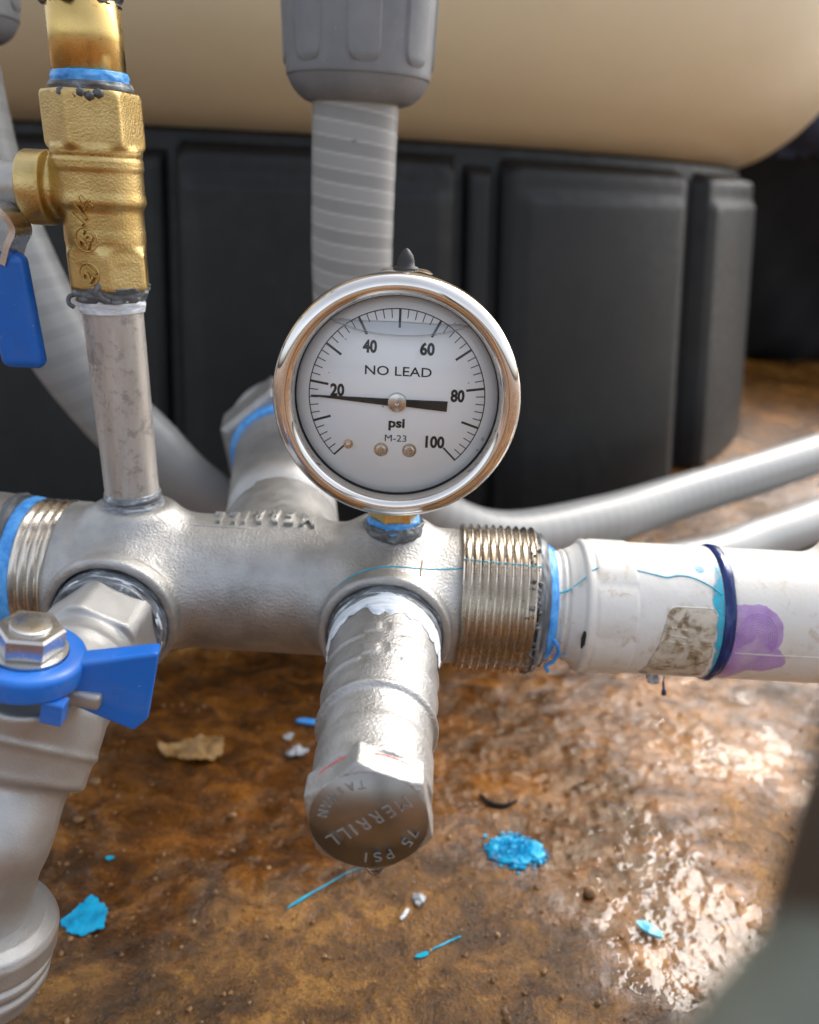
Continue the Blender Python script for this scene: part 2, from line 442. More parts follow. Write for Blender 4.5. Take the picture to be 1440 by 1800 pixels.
def m_ground():
    m, nt, b, ln = new_mat('wet_brown_ground'); b.inputs['Specular IOR Level'].default_value = 0.5
    big = tex(nt, 11, 6, 0.62, dist=0.5); mid = tex(nt, 60, 7, 0.68, (1,1.35,1), dist=0.8); fine = tex(nt, 900, 4, 0.7)
    mm = nt.nodes.new('ShaderNodeMath'); mm.operation = 'ADD'
    ml = nt.nodes.new('ShaderNodeMath'); ml.operation = 'MULTIPLY'; ml.inputs[1].default_value = 0.55
    m2 = nt.nodes.new('ShaderNodeMath'); m2.operation = 'MULTIPLY'; m2.inputs[1].default_value = 0.45
    ln(mid, ml.inputs[0]); ln(big, m2.inputs[0]); ln(ml.outputs[0], mm.inputs[0]); ln(m2.outputs[0], mm.inputs[1])
    c = ramp(nt, mm.outputs[0], [(0.36,(0.036,0.015,0.003)), (0.45,(0.095,0.041,0.007)), (0.52,(0.19,0.084,0.014)), (0.59,(0.35,0.165,0.029)), (0.74,(0.48,0.26,0.068))])
    gr = ramp(nt, fine, [(0.32,0.55), (0.5,1.0), (0.72,1.5)])
    mu = nt.nodes.new('ShaderNodeMix'); mu.data_type = 'RGBA'; mu.blend_type = 'MULTIPLY'; mu.inputs[0].default_value = 1
    ln(c, mu.inputs[6]); ln(gr, mu.inputs[7])
    wa = nt.nodes.new('ShaderNodeAttribute'); wa.attribute_name = 'wet'
    dk = nt.nodes.new('ShaderNodeMix'); dk.data_type = 'RGBA'; dk.blend_type = 'MULTIPLY'; dk.inputs[7].default_value = (0.72, 0.62, 0.5, 1)
    ln(wa.outputs['Fac'], dk.inputs[0]); ln(mu.outputs[2], dk.inputs[6]); ln(dk.outputs[2], b.inputs['Base Color'])
    rw = ramp(nt, big, [(0.4, 0.24), (0.62, 0.42)])
    ln(mixc(nt, wa.outputs['Fac'], rw, (0.2, 0.2, 0.2)), b.inputs['Roughness'])
    inv = nt.nodes.new('ShaderNodeMath'); inv.operation = 'MULTIPLY_ADD'; inv.inputs[1].default_value = -0.75; inv.inputs[2].default_value = 1.0
    ln(wa.outputs['Fac'], inv.inputs[0])
    b1 = bump(nt, mid, 0.0016); b2 = bump(nt, tex(nt, 330, 4, 0.65), 0.0012, 1.0, b1); b3 = bump(nt, fine, 0.0009, 1.0, b2)
    for q in (b2, b3): ln(inv.outputs[0], q.node.inputs['Strength'])
    ln(b3, b.inputs['Normal'])
    return m
M_ground = m_ground()
M_peb = plastic('gritty_stone', (0.10,0.045,0.012), (0.36,0.20,0.08), 0.4, 260)

# ================================================================== GROUND AND WATER
def axis(a0, a1, step, far, n=14):
    mid = np.arange(a0, a1+step, step)
    k = (np.geomspace(1, far, n)-1)
    return np.concatenate([mid[0]-(k[1:]*60)[::-1], mid, mid[-1]+k[1:]*60])
gx = axis(-180, 330, 1.1, 300); gy = axis(110, 640, 1.1, 300)
GX, GY = np.meshgrid(gx, gy, indexing='ij')
def ground_h(x, y):
    h = 1.5*fbm(x/46, y/46, 0, 4, 3)+0.55*fbm(x/7.5, y/7.5, 0, 4, 9)+0.18*vnoise(x/1.7, y/1.7, 0, 31)
    # shallow basins where the water lies: one left of the valve, one at the right
    b1 = np.exp(-(((x+55)/75)**2+((y-265)/62)**2)); b2 = np.exp(-(((x-84+0.5*(y-205))/34)**2+((y-215)/70)**2))
    g = 0.9*np.clip(vnoise(x/3.1, y/3.1, 0, 77)-0.45, 0, 1)*3.0
    b3 = np.exp(-(((x-72)/62)**2+((y-285)/62)**2)); g = g+b3*1.5*np.clip(vnoise(x/4.2, y/3.4, 0, 91)-0.2, 0, 1)
    ridge = 1.5*sstep(178, 150, y)
    return h-1.5*b1-1.9*b2+g*(0.35+0.65*b2)+ridge
H = ground_h(GX, GY)
far = np.maximum(np.maximum(-185-GX, GX-335), np.maximum(105-GY, GY-645)); H = H*(1-sstep(0, 60, far))
nx, ny = len(gx), len(gy)
I = np.arange(nx*ny).reshape(nx, ny)
Fq = np.stack([I[:-1,:-1], I[1:,:-1], I[1:,1:], I[:-1,1:]], -1).reshape(-1, 4)
g = obj('ground', np.stack([GX, GY, H], -1).reshape(-1, 3), Fq, M_ground)
at_ = g.data.attributes.new('wet', 'FLOAT', 'POINT'); at_.data.foreach_set('value', (1-sstep(0.1, 1.1, H+0.55-1.2*np.exp(-(((GX-72)/62)**2+((GY-285)/62)**2))+0.35*fbm(GX/5, GY/5, 0, 3, 88))).reshape(-1).astype(np.float32)); g['kind'] = 'structure'
WL = -0.55
near = (GX[:-1,:-1] > -178) & (GX[:-1,:-1] < 325) & (GY[:-1,:-1] > 112) & (GY[:-1,:-1] < 560)
low = np.minimum.reduce([H[:-1,:-1], H[1:,:-1], H[1:,1:], H[:-1,1:]]) < WL+0.05
keep = (near & low).reshape(-1)
Wz = WL+0.06*fbm(GX/9, GY/9, 0, 3, 55)+0.22*np.exp(-np.clip(WL-H, 0, 9)/0.25)*0.6
Fw = Fq[keep]; used = np.unique(Fw); remap = -np.ones(nx*ny, np.int64); remap[used] = np.arange(len(used))
wtr = obj('puddle_water', np.stack([GX, GY, Wz], -1).reshape(-1, 3)[used], remap[Fw], M_water); wtr['kind'] = 'structure'

def gh(x, y): return float(ground_h(np.array(float(x)), np.array(float(y))))

# grit: nobody could count it
rng = np.random.default_rng(5)
parts = []
ico = bmesh.new(); bmesh.ops.create_icosphere(ico, subdivisions=1, radius=1)
icoV = np.array([v.co[:] for v in ico.verts]); icoF = [[v.index for v in f.verts] for f in ico.faces]; ico.free()
GV, GF = [], []
for k in range(6500):
    x = rng.uniform(-150, 190); y = 135+abs(rng.normal(0, 1))*95
    if y > 470: continue
    r = 0.10+0.8*rng.random()**9
    v = icoV*(r*rng.uniform(0.6, 1.3, 3))*(1+0.25*rng.normal(size=(len(icoV), 1)))
    a = rng.uniform(0, 6.28); v = rot2(v, a)+np.array([x, y, gh(x, y)+r*0.25])
    GF.append(np.array(icoF)+len(GV)*len(icoV)); GV.append(v)
gr = obj('grit', np.concatenate(GV), np.concatenate(GF), M_peb, smooth=False); gr['kind'] = 'stuff'

# ================================================================== PRESSURE TANK (behind)
TC = np.array([-143., 990., 0.])
tank = root('pressure_tank', 'tan tank on a black ribbed plastic base standing behind the pipework', 'tank', TC)
pr = [(236,450),(246,474),(257,491),(270,506),(287,520),(308,531),(335,539),(370,545),(420,548),(900,542),(1000,520),(1080,460),(1140,360),(1170,220),(1180,0.5)]
pr = [tuple(p) for p in catmull([(a, b, 0) for a, b in pr], 6)[:, :2]]
obj('tank_shell', *revolve(pr, TC, (0,0,1), 160), M_tan, tank)
def base_r(z): return 503-28*(z/236)
prb = resample([(0,base_r(0)-13),(1,base_r(1)-12)]+[(z, base_r(z)-12) for z in range(20, 226, 20)]+[(230, base_r(230)-12.5),(236, base_r(236)-13),(240, base_r(236)-22),(241,430)], 12)
tb = obj('tank_base', *revolve(prb, TC, (0,0,1), 220), M_black, tank, sharp=50)
def base_panel(a0, a1, zt=231, zb=2, dp=13.0, step=True):
    """One raised panel of the moulded base with rounded edges and a stepped head, angle 0 faces the viewer."""
    na, nz = 40, 60
    A = np.linspace(a0, a1, na)[:, None]; Z = np.linspace(zb, zt, nz)[None, :]
    wmm = 490*radians(a1-a0)
    da = np.minimum(A-a0, a1-A)/(a1-a0)*wmm; dt = zt-Z
    rnd = 13.0 if step else 5.0
    k = np.minimum(da, dt+0*da)
    corner = (da < rnd) & (dt < rnd)
    k = np.where(corner, rnd-np.sqrt((rnd-da)**2+(rnd-dt)**2), k); k = np.clip(k, 0, None)
    d = dp*np.sqrt(1-(1-np.clip(k/7.0, 0, 1))**2)
    k2 = np.minimum(da-10, dt-19)
    if step: d = d+3.4*sstep(0, 5, k2)*sstep(0, 6, da-8)
    R = base_r(Z)-12.6+d
    a = np.radians(A)
    P = np.stack([TC[0]+R*np.sin(a), TC[1]-R*np.cos(a), Z+0*a], -1).reshape(-1, 3)
    J = np.arange(na*nz).reshape(na, nz)
    return P, np.stack([J[:-1,:-1], J[1:,:-1], J[1:,1:], J[:-1,1:]], -1).reshape(-1, 4)
for a0, a1 in ((-73.3,-52.7),(-49,-28.6),(-25,-4.2),(-0.7,20.2),(23.9,45.3),(48.3,69.5),(73,94)):
    obj('raised_panel', *base_panel(a0, a1), M_black, tb)
for a0, a1 in ((-51.9,-49.9),(-27.9,-25.9),(-3.6,-1.3),(20.9,23.3)):
    obj('upright_rib', *base_panel(a0, a1, 226, 2, 9.0, False), M_black, tb)

# dark cloth at the far right
def bundle():
    def f(x, y, z):
        n = 9*np.sin(x/23+z/31)+6*np.sin(x/11-z/17+1)
        a = dbox(x, y, z, (630, 1240, 150), (235, 80, 155), 50)+n*0.5
        q = np.sqrt(((x-625)/250)**2+((y-1200)/110)**2+((z-312)/52)**2)-1
        return smin(a, q*40+n*0.25, 12)
    return sdf_mesh(f, (350, 1060, -5), (900, 1360, 390), 7)
V, Q = bundle()
top = V[Q].mean(1)[:, 2] > 268
o = obj('cloth_bundle', V, Q, M_dark, None, at=(665, 1240, 0))
thing(o, 'blurred dark navy cloth bundle beyond the right end of the black tank base', 'cloth')
o.data.materials.append(M_navy); o.data.polygons.foreach_set('material_index', top.astype(np.int32))

# ================================================================== FLEXIBLE CONDUITS
def conduit(name, pts, R, label, coil=1.0, pitch=9.2, per=26):
    path = catmull(pts, per)
    s = np.concatenate([[0], np.cumsum(np.linalg.norm(np.diff(path, axis=0), axis=1))])
    u = np.arange(0, s[-1], 0.55); path = np.stack([np.interp(u, s, path[:, k]) for k in range(3)], 1)
    # smooth
    for _ in range(20): path[1:-1] = (path[:-2]+2*path[1:-1]+path[2:])/4
    n = 64
    def ph(si, th): return (si/pitch+th/(2*pi)) % 1
    def rf(si, th): q = ph(si, th); return 0.025*coil*np.cos(2*pi*(q-0.25))
    V, Fc, s = tube(path, R, n, rf)
    o = obj(name, V, Fc, M_hose, None, at=tuple(path[-1]))
    q = np.stack([ph(si, np.linspace(0, 2*pi, n, endpoint=False)) for si in s]).reshape(-1)
    fade = np.repeat(coil*(1-0.93*sstep(150, 260, s)), n)
    a = o.data.attributes.new('coil', 'FLOAT', 'POINT'); a.data.foreach_set('value', (0.5+0.5*np.tanh(9*np.sin(2*pi*q))*fade).astype(np.float32))
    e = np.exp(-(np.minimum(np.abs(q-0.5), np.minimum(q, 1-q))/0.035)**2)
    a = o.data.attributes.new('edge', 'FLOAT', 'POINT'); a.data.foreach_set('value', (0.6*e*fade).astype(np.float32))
    return thing(o, label, 'hose', 'grey flexible conduits')
conduit('flexible_conduit', [(-23.5,300,330),(-23.7,300,262),(-24.5,300,222),(-24.5,302,180),(-22,312,140),(-12,330,100),(10,349,72),(46,371,53),(103,421,44),(168,482,39),(292,572,44),(520,740,60),(1100,1100,30)], 14.2,
        'grey spiral conduit hanging from the big grey nut behind the gauge and rising right')
conduit('flexible_conduit', [(-168,322,330),(-168,322,270),(-163,322,212),(-155.5,322,184),(-142,324,149),(-127,329,122.5),(-113,333,104.5),(-94.5,338,82),(-50,355,40),(10,385,20),(80,402,16),(171,437,15.5),(217,471,15.5),(276,516,15.5),(420,640,15.5),(1000,1000,15)], 14.2,
        'grey spiral conduit slanting down behind the steel riser to the ground at far right', 0.25)

def conduit_nut(c, zb, label):
    t = root('conduit_nut', label, 'pipe nut', (c[0], c[1], zb), group='grey plastic conduit nuts')
    R = 24.0
    prof = [(0,15.0),(0.2,16.5),(1.2,18.5),(3.5,21.0),(7,22.9),(11,23.6),(40,24.6),(70,24.8),(72,22)]
    prof = [tuple(p) for p in catmull([(a, b, 0) for a, b in prof], 5)[:, :2]]
    bd = obj('nut_body', *revolve(prof, (c[0], c[1], zb), (0,0,1), 96), M_nut, t)
    for k in range(8):
        a0 = radians(45*k+8)
        nu, nv = 15, 34
        U = np.linspace(-1, 1, nu)[:, None]; Vv = np.linspace(0, 1, nv)[None, :]
        hw = 5.7; z = 9+Vv*60
        # rounded lower end
        zz = z-9; half = np.where(zz < hw, np.sqrt(np.maximum(hw**2-(hw-zz)**2, 0)), hw)
        u = U*half
        edge = np.minimum(half-np.abs(u), 1.0+0*u); prot = 1.25*np.sqrt(1-(1-np.clip(edge/0.8, 0, 1))**2)
        prot = prot*sstep(0, 0.8, zz)
        rr = 23.2+0.034*(z-9)+prot-0.25
        an = a0+u/R
        P = np.stack([c[0]+rr*np.sin(an), c[1]-rr*np.cos(an), zb+z+0*an], -1).reshape(-1, 3)
        J = np.arange(nu*nv).reshape(nu, nv)
        obj('grip_rib', P, np.stack([J[:-1,:-1], J[1:,:-1], J[1:,1:], J[:-1,1:]], -1).reshape(-1, 4), M_nut, t)
    return t
conduit_nut((-23.5, 300), 237.5, 'large dark grey ribbed nut on the upright conduit above the gauge')
conduit_nut((-167.6, 322), 253.0, 'dark grey ribbed nut cut off by the upper left edge of the picture')

# ================================================================== MANIFOLD (tank tee)
AX = (212.0, 104.6)
TILT = radians(0.8)
mani = root('pipe_manifold', 'cast stainless five-port manifold lying across the picture with threaded ends', 'manifold', (-38, AX[0], AX[1]), (0, TILT, 0))
L0 = np.array([-38, AX[0], AX[1]])
XL, XR = -77.0+38, -5.0+38          # port centres along the body (local x)
def f_mani(x, y, z):
    rb = np.sqrt(y*y+z*z)
    d = dcyl(rb, x, -58, 58, 19.4, 0.8)
    d = smin(d, dcyl(rb, x, -58.5, -54.0, 20.6, 1.0), 2.5)
    for cx in (XL, XR):
        rr = np.sqrt((x-cx)**2+z*z)
        d = smin(d, dcyl(rr, y, -21, 0, 15.6, 1.0), 10)
        rim = dcyl(rr, y, -26, -20.5, 17.5, 1.1)
        d = smin(d, rim, 0.9)
    for cx, R, hz in ((XL, 9.6, 21.6), (XR, 8.3, 20.6)):
        rr = np.sqrt((x-cx)**2+y*y)
        d = smin(d, dcyl(rr, z, 0, hz, R, 0.8), 9)
    # port at the back, towards the tank
    yy = y; xx = x+0.16*y; d = smin(d, dcyl(np.sqrt((xx-2)**2+z*z), yy, 0, 40, 19.0, 1.0), 6)
    for cx in (XL, XR):
        rr = np.sqrt((x-cx)**2+z*z); d = smax(d, -dcyl(rr, y, -40, -19, 14.9, 0.3), 0.8)
    return d
V, Q = sdf_mesh(f_mani, (-70, -30, -24), (64, 46, 26), 0.75)
body = obj('cast_body', V, Q, M_cast, mani, local=True)
bvh = BVHTree.FromPolygons([tuple(v) for v in V], [tuple(q) for q in Q])
def thread_rf(pitch, dep, a, b):
    def rf(t, th):
        q = ((t/pitch+th/(2*pi)) % 1)
        return -dep*np.abs(2*q-1)**1.3*1.0
    return rf
def threads(t0, t1, R, org, d, pitch=2.2, dep=1.5, taper=0.0, n=96):
    prof = [(t0, R-dep-2)]+[(t, R-taper*(t-t0)) for t in np.arange(t0, t1+0.01, 0.22)]+[(t1, R-dep-2)]
    def rf(t, th):
        q = ((t/pitch+th/(2*pi)) % 1); inn = (t > t0+0.01) & (t < t1-0.01)
        return -dep*np.abs(2*q-1)**1.2+0*th
    return revolve(prof, org, d, n, rf)
obj('threaded_end', *threads(15.0+38, 36.2+38, 21.3, (0,0,0), (1,0,0)), M_mach, mani, local=True, sharp=70)
obj('threaded_end', *threads(-105.5+38, -96.2+38, 21.0, (0,0,0), (1,0,0), 2.6, 1.2), M_mach, mani, local=True, sharp=70)

# raised letters along the back of the top, reading from behind
def on_top(V, x0, a0):
    """wrap letters on the casting: letter x runs along -X, letter y runs over the top towards the front"""
    P = np.zeros_like(V)
    for i_, (a, b_, c_) in enumerate(V):
        th = a0-b_/19.5; dr = Vector((0, sin(th), cos(th))); o_ = Vector((x0-a, 0, 0))
        h = bvh.ray_cast(o_+dr*60, -dr)
        R = (h[0]-o_).length if h[0] is not None else 19.4
        P[i_] = o_+dr*(R-0.25+c_)
    return P
word = "MERRILL"
wd = [4.2,2.6,2.8,2.8,1.0,2.5,2.5]; x = 0; tot = sum(wd)+1.75*6
for ch, ww in zip(word, wd):
    v, f = text_mesh(ch, ww, 6.6, 1.35, 0.015, 0.02)
    v[:,0] += x+ww/2-tot/2; x += ww+1.75
    obj('raised_letter', on_top(v, -41+38, radians(3)), f, M_cast, mani, local=True, sharp=40)
# faint pad edge below the letters
pad = [(-76+38+1.7*k, radians(-12)) for k in range(20)]
V, Fc, _ = tube(np.array([(a, 19.4*sin(b), 19.4*cos(b)) for a, b in pad]), 0.22, 8)
obj('cast_seam', V, Fc, M_cast, mani, local=True)

def drape(pts, rad, lift=0.0, per=10):
    """thin run of liquid laid on the manifold: points (x, z) seen from the front, cast back and down on the casting"""
    out = []
    for p in catmull([(a, b, 0) for a, b in pts], per):
        hit = bvh.ray_cast(Vector((p[0], -60, p[1]+45)), Vector((0, 0.8, -0.6)))
        if hit[0] is not None: out.append(np.array(hit[0])+np.array(hit[1])*lift)
    return tube(np.array(out), rad, 8)
V, Fc, _ = drape([(20,-4),(22.3,-1.5),(26.7,1.5),(32.7,3.3),(41.6,3.8),(47.6,4.7),(52.9,5.6)], 0.2)
obj('cement_run', V, Fc, M_teal, mani, local=True)
V, Fc, _ = drape([(41.9,7),(41.6,4),(41.5,1)], 0.22)
obj('rust_mark', V, Fc, M_leaf, mani, local=True)
# run across the crests of the right-hand threads
pth = [(53.2+0.46*k, -21.3*sin(radians(35+0.05*k)), 21.3*cos(radians(35+0.05*k))) for k in range(46)]
dots = []
for k, p in enumerate(pth):
    if (k % 4) in (0, 1): v = icoV*np.array([0.45, 0.2, 0.3])+np.array(p); dots.append((v, icoF))
obj('cement_spot', *merge(*dots), M_teal, mani, local=True)

# water beads on the casting
BV, BF = [], []
tries = 0
while len(BV) < 130 and tries < 2000:
    tries += 1
    x = rng.uniform(-60, 52); z = rng.uniform(-17, 16)
    h = bvh.ray_cast(Vector((x, -60, z)), Vector((0, 1, 0)))
    if h[0] is None or h[0].y > -6: continue
    if z > 0 and rng.random() < 0.75: continue
    r = 0.14+0.35*rng.random()**3
    v = icoV*r*np.array([1, 0.7, 1])+np.array(h[0])
    BF.append(np.array(icoF)+len(BV)*len(icoV)); BV.append(v)
o = obj('water_beads', np.concatenate(BV), np.concatenate(BF), M_bead, mani, local=True); o['kind'] = 'stuff'

# back pipe and union nut to the tank
BD = np.array([-0.16, 1, 0]); BD = BD/np.linalg.norm(BD); B0 = np.array([-36.0, 212, 104.6])
bp = root('connecting_pipe', 'blurred steel pipe and hexagon union running back from the manifold to the tank', 'pipe', B0+BD*37)
obj('pipe_barrel', *revolve([(38,15),(38,19.0),(60,19.2),(120,20)], B0, BD, 64), M_castf, bp)
obj('union_nut', *prism(hexpts(27.5, 0.35), B0, BD, 124, 152, 2.5), M_cast, bp, sharp=30)
obj('union_collar', *revolve([(150,22),(151,25),(156,24.5),(157,20),(175,19)], B0, BD, 64), M_cast, bp)
obj('sealant_ring', *revolve(resample([(116,20),(117.5,21.6),(121,21.8),(124,20.5)], 1.2), B0, BD, 64, lambda t, th: 0.35*vnoise(t/2, np.cos(th)*3, np.sin(th)*3, 4)), M_tapeb, bp)

# ================================================================== LEFT END FITTING
lf = root('pipe_adapter', 'dull grey steel adapter screwed to the left end of the manifold', 'pipe fitting', (-126, 212, 106))
XA = np.array([-38., 212, 104.6]); XD = np.array([cos(TILT), 0, -sin(TILT)])
obj('adapter_body', *revolve(resample([(-142,18),(-142,23),(-92.6,23.6),(-90,23.4),(-85,22.2),(-74,21.6),(-73,19)], 1.5), XA, XD, 96,
    lambda t, th: np.where(t < -84, -1.3*(0.5+0.5*np.cos(6*th+0.6))**2, 0)+0.12*vnoise(t/2, np.cos(th)*9, np.sin(th)*9, 8)), M_galv, lf)
nz = lambda s, a, sd: (lambda t, th: a*vnoise(t/s, np.cos(th)*4, np.sin(th)*4, sd)+0.5*a*vnoise(t/s*2.3, np.cos(th)*11, np.sin(th)*11, sd+3))
obj('sealant_ring', *revolve(resample([(-75,19),(-74.5,22.0),(-72,21.6),(-70.5,20.5),(-70,18)], 0.5), XA, XD, 128, nz(1.2, 0.5, 21)), M_dopex, lf)
obj('sealing_tape', *revolve(resample([(-71.2,18),(-71,21.1),(-69.7,21.4),(-67.6,20.7),(-67.2,18)], 0.5), XA, XD, 128, nz(1.5, 0.3, 26)), M_tapeb, lf)

# ================================================================== RISER, BRASS VALVE, TOP NIPPLE
RX, RY = -77.9, 212.0
ris = root('steel_riser', 'short scuffed grey steel riser pipe between the manifold and the brass valve', 'pipe', (-77.4, RY, 124))
RD = np.array([-0.018, 0, 1.0]); R0 = np.array([-77.2, RY, 124.])
obj('pipe_barrel', *revolve(resample([(0,6),(0,7.15),(62,7.45),(62,6)], 3), R0, RD, 72, lambda t, th: 0.04*vnoise(t/14, np.cos(th)*5, np.sin(th)*5, 2)), M_pipe, ris)
def dope_ring(parent, org, d, t0, t1, R0_, R1_, mat, amp=0.35, seed=1, name='sealant_ring', lumps=0.0, n=120, scale=1.1, local=False):
    m_ = (t0+t1)/2
    prof = resample([(t0, R0_-2.2),(t0+0.05, R0_),(m_, (R0_+R1_)/2+0.3),(t1-0.05, R1_),(t1, R1_-2.2)], 0.35)
    def rf(t, th):
        a = amp*vnoise(t/scale, np.cos(th)*2.5, np.sin(th)*2.5, seed)+0.6*amp*vnoise(t/scale*2.2, np.cos(th)*8, np.sin(th)*8, seed+5)
        return a+lumps*np.clip(vnoise(t/2.5, np.cos(th)*2, np.sin(th)*2, seed+9)-0.25, 0, 1)
    return obj(name, *revolve(prof, org, d, n, rf), mat, parent, local=local)
dope_ring(ris, R0, RD, 0.3, 5.6, 9.6, 7.9, M_dopez, 0.45, 11, scale=0.8, lumps=1.1)
dope_ring(ris, R0, RD, 5.2, 8.0, 7.4, 7.35, M_dopez, 0.22, 15, 'sealing_tape')
dope_ring(ris, R0, RD, 56.6, 60.6, 7.9, 8.1, M_tapewz, 0.3, 17, 'sealing_tape', scale=0.8)
dope_ring(ris, R0, RD, 59.5, 63.3, 8.3, 9.2, M_doped, 0.45, 19, lumps=1.2)
# curl of paste hanging over the tape
V, Fc, _ = tube(catmull([(-76.5,203.6,188.6),(-77.6,203.0,187.8),(-78.2,202.9,186.2),(-77.4,203.3,184.9),(-75.6,203.9,184.3)], 6), [0.5]*1 + [0.7+0.5*sin(k/23*pi) for k in range(23)] + [0.4], 12)
obj('sealant_curl', V, Fc, M_doped, ris)
V, Fc, _ = tube(catmull([(-85,208,185.2),(-86.8,206.8,184.6),(-87,206.4,183),(-85.8,206.6,182)], 6), 0.55, 10)
obj('sealant_curl', V, Fc, M_doped, ris)
# scratches: bright nicks in the barrel
sc = []
for k in range(16):
    z = rng.uniform(157, 172); a = rng.uniform(-0.75, -0.1)
    p = [(RX+0.55-0.018*(z-124)+7.45*sin(a+0.03*q)+0, RY-7.45*cos(a+0.03*q), z-0.5*q*1.1) for q in range(3)]
    sc.append(tube(np.array(p), 0.06, 5)[:2])
obj('scratch_mark', *merge(*sc), M_steel, ris)

bv = root('brass_ball_valve', 'brass ball valve with a blue sleeved lever on the steel riser', 'valve', (-78.4, RY, 186.5))
BC = np.array([-78.5, RY])
def f_brass(x, y, z):
    x = x+78.5+0.018*(z-205); y = y-RY
    r = np.sqrt(x*x+y*y)
    up_ = smax(dhex(x, y, 10.0, radians(-70)), np.abs(z-224.6)-6.2, 0.5); up_ = smax(up_, r-11.35+0.25*np.maximum(np.abs(z-224.6)-4.6, 0)**2, 0.3)
    d = up_
    d = smin(d, dcyl(r, z, 217.0, 219.2, 10.5, 0.4), 0.3)
    d = np.minimum(d, dcyl(r, z, 213.9, 216.6, 10.5, 0.35))
    d = smin(d, dcyl(r, z, 206.2, 217.2, 10.2, 0.8), 0.4)
    d = smin(d, dcyl(r, z, 197, 208, 9.5, 1.0), 2.0)
    d = smin(d, dcyl(r, z, 193, 200, 8.7, 0.5), 1.5)
    lo = smax(dhex(x, y, 9.1, radians(-45), 6), np.abs(z-191.8)-5.2, 0.5); lo = smax(lo, r-10.2+0.16*np.maximum(z-194.4, 0)**2, 0.4)
    d = smin(d, lo, 1.2)
    # boss for the stem, pointing left
    q = np.sqrt(y*y+(z-209.4)**2)
    d = smin(d, dcyl(q, -x, 0, 13, 5.6, 0.4), 3.0)
    d = smin(d, dcyl(q, -x, 11.6, 17.6, 8.6, 0.6), 2.2)
    return d
V, Q = sdf_mesh(f_brass, (-102, 198, 185), (-65, 226, 233), 0.5)
vb = obj('valve_body', V, Q, M_brass, bv)
bvb = BVHTree.FromPolygons([tuple(v) for v in V], [tuple(q) for q in Q])
obj('gland_nut', *revolve(resample([(17.2,5.6),(17.6,5.9),(27,5.9),(28,5.2),(34,5.2)], 1), (-78.5, RY, 209.4), (-1,0,0), 48), M_galv, bv)
def face_text(s, wd_, ht_, dep, x, z, ang, R, bold=0.01):
    v, f = text_mesh(s, wd_, ht_, dep, bold, 0.02); v = rot2(v, ang)
    P = np.stack([-78.5-0.018*(v[:,1]+z-205)+v[:,0]+x, v[:,2], z+v[:,1]], 1)
    for q in P:
        h = bvb.ray_cast(Vector((q[0], 180, q[2])), Vector((0, 1, 0))); q[1] = (h[0].y if h[0] is not None else RY-9)+0.2-q[1]
    return P, f
obj('raised_letter', *face_text('1/4', 6.4, 3.8, 0.95, -1.3, 205.2, radians(52), 9.6), M_brass, bv, sharp=40)
obj('raised_letter', *face_text('25', 3.8, 3.0, 0.95, -1.3, 198.6, radians(60), 9.0), M_brass, bv, sharp=40)
obj('raised_letter', *face_text('21', 3.4, 2.9, 0.95, -1.6, 190.6, radians(52), 9.5), M_brass, bv, sharp=40)
for (cx, cz, rr, R) in ((-1.3, 198.6, 2.75, 9.2), (-1.6, 190.6, 2.6, 9.75)):
    p = np.array([(cx+rr*cos(t), cz+rr*sin(t)) for t in np.linspace(0, 2*pi, 33)])
    P = np.stack([-78.5-0.018*(p[:,1]-205)+p[:,0], 0*p[:,0], p[:,1]], 1)
    for q in P:
        h = bvb.ray_cast(Vector((q[0], 180, q[2])), Vector((0, 1, 0))); q[1] = h[0].y if h[0] is not None else RY-9
    V, Fc, _ = tube(P, 0.22, 8, caps=False); obj('raised_ring', V, Fc, M_brass, bv)
# lever: bent steel strap and vinyl sleeve
lev = []
strap = catmull([(-104.5,206.5,205),(-101,204.6,205.5),(-97.5,203.6,203.8),(-95.5,203.8,200.2),(-97.5,204.2,196.5),(-99.5,204.8,192)], 8)
m_ = len(strap); T = np.gradient(strap, axis=0); T /= np.linalg.norm(T, axis=1)[:, None]
side = np.array([0.15, 0.98, 0.0]); VV = []
for p, t in zip(strap, T):
    nrm = np.cross(t, side); nrm /= np.linalg.norm(nrm)
    for a, c_ in ((-3.4,-1),(3.4,-1),(3.4,1),(-3.4,1)): VV.append(p+side*a+nrm*c_*0.8)
FF = [[0,1,2,3]]+[[i*4+j, i*4+(j+1)%4, (i+1)*4+(j+1)%4, (i+1)*4+j] for i in range(m_-1) for j in range(4)]+[[(m_-1)*4+k for k in (3,2,1,0)]]
lv = obj('lever_strap', VV, FF, M_steel, bv, sharp=40)
def f_sleeve(x, y, z):
    cx = -100.9+0.07*(194.5-z)
    k = np.clip((z-167.5)/5, 0, 1); hw = 5.0+0.25*np.sin((z-166)/27*3)
    return dbox(x-cx, y-204.6, z, (0, 0, 180.8), (5.3, 2.7, 14.0), 2.2)
obj('lever_sleeve', *sdf_mesh(f_sleeve, (-108, 199, 165), (-90, 210, 196.5), 0.5), M_blue, bv)

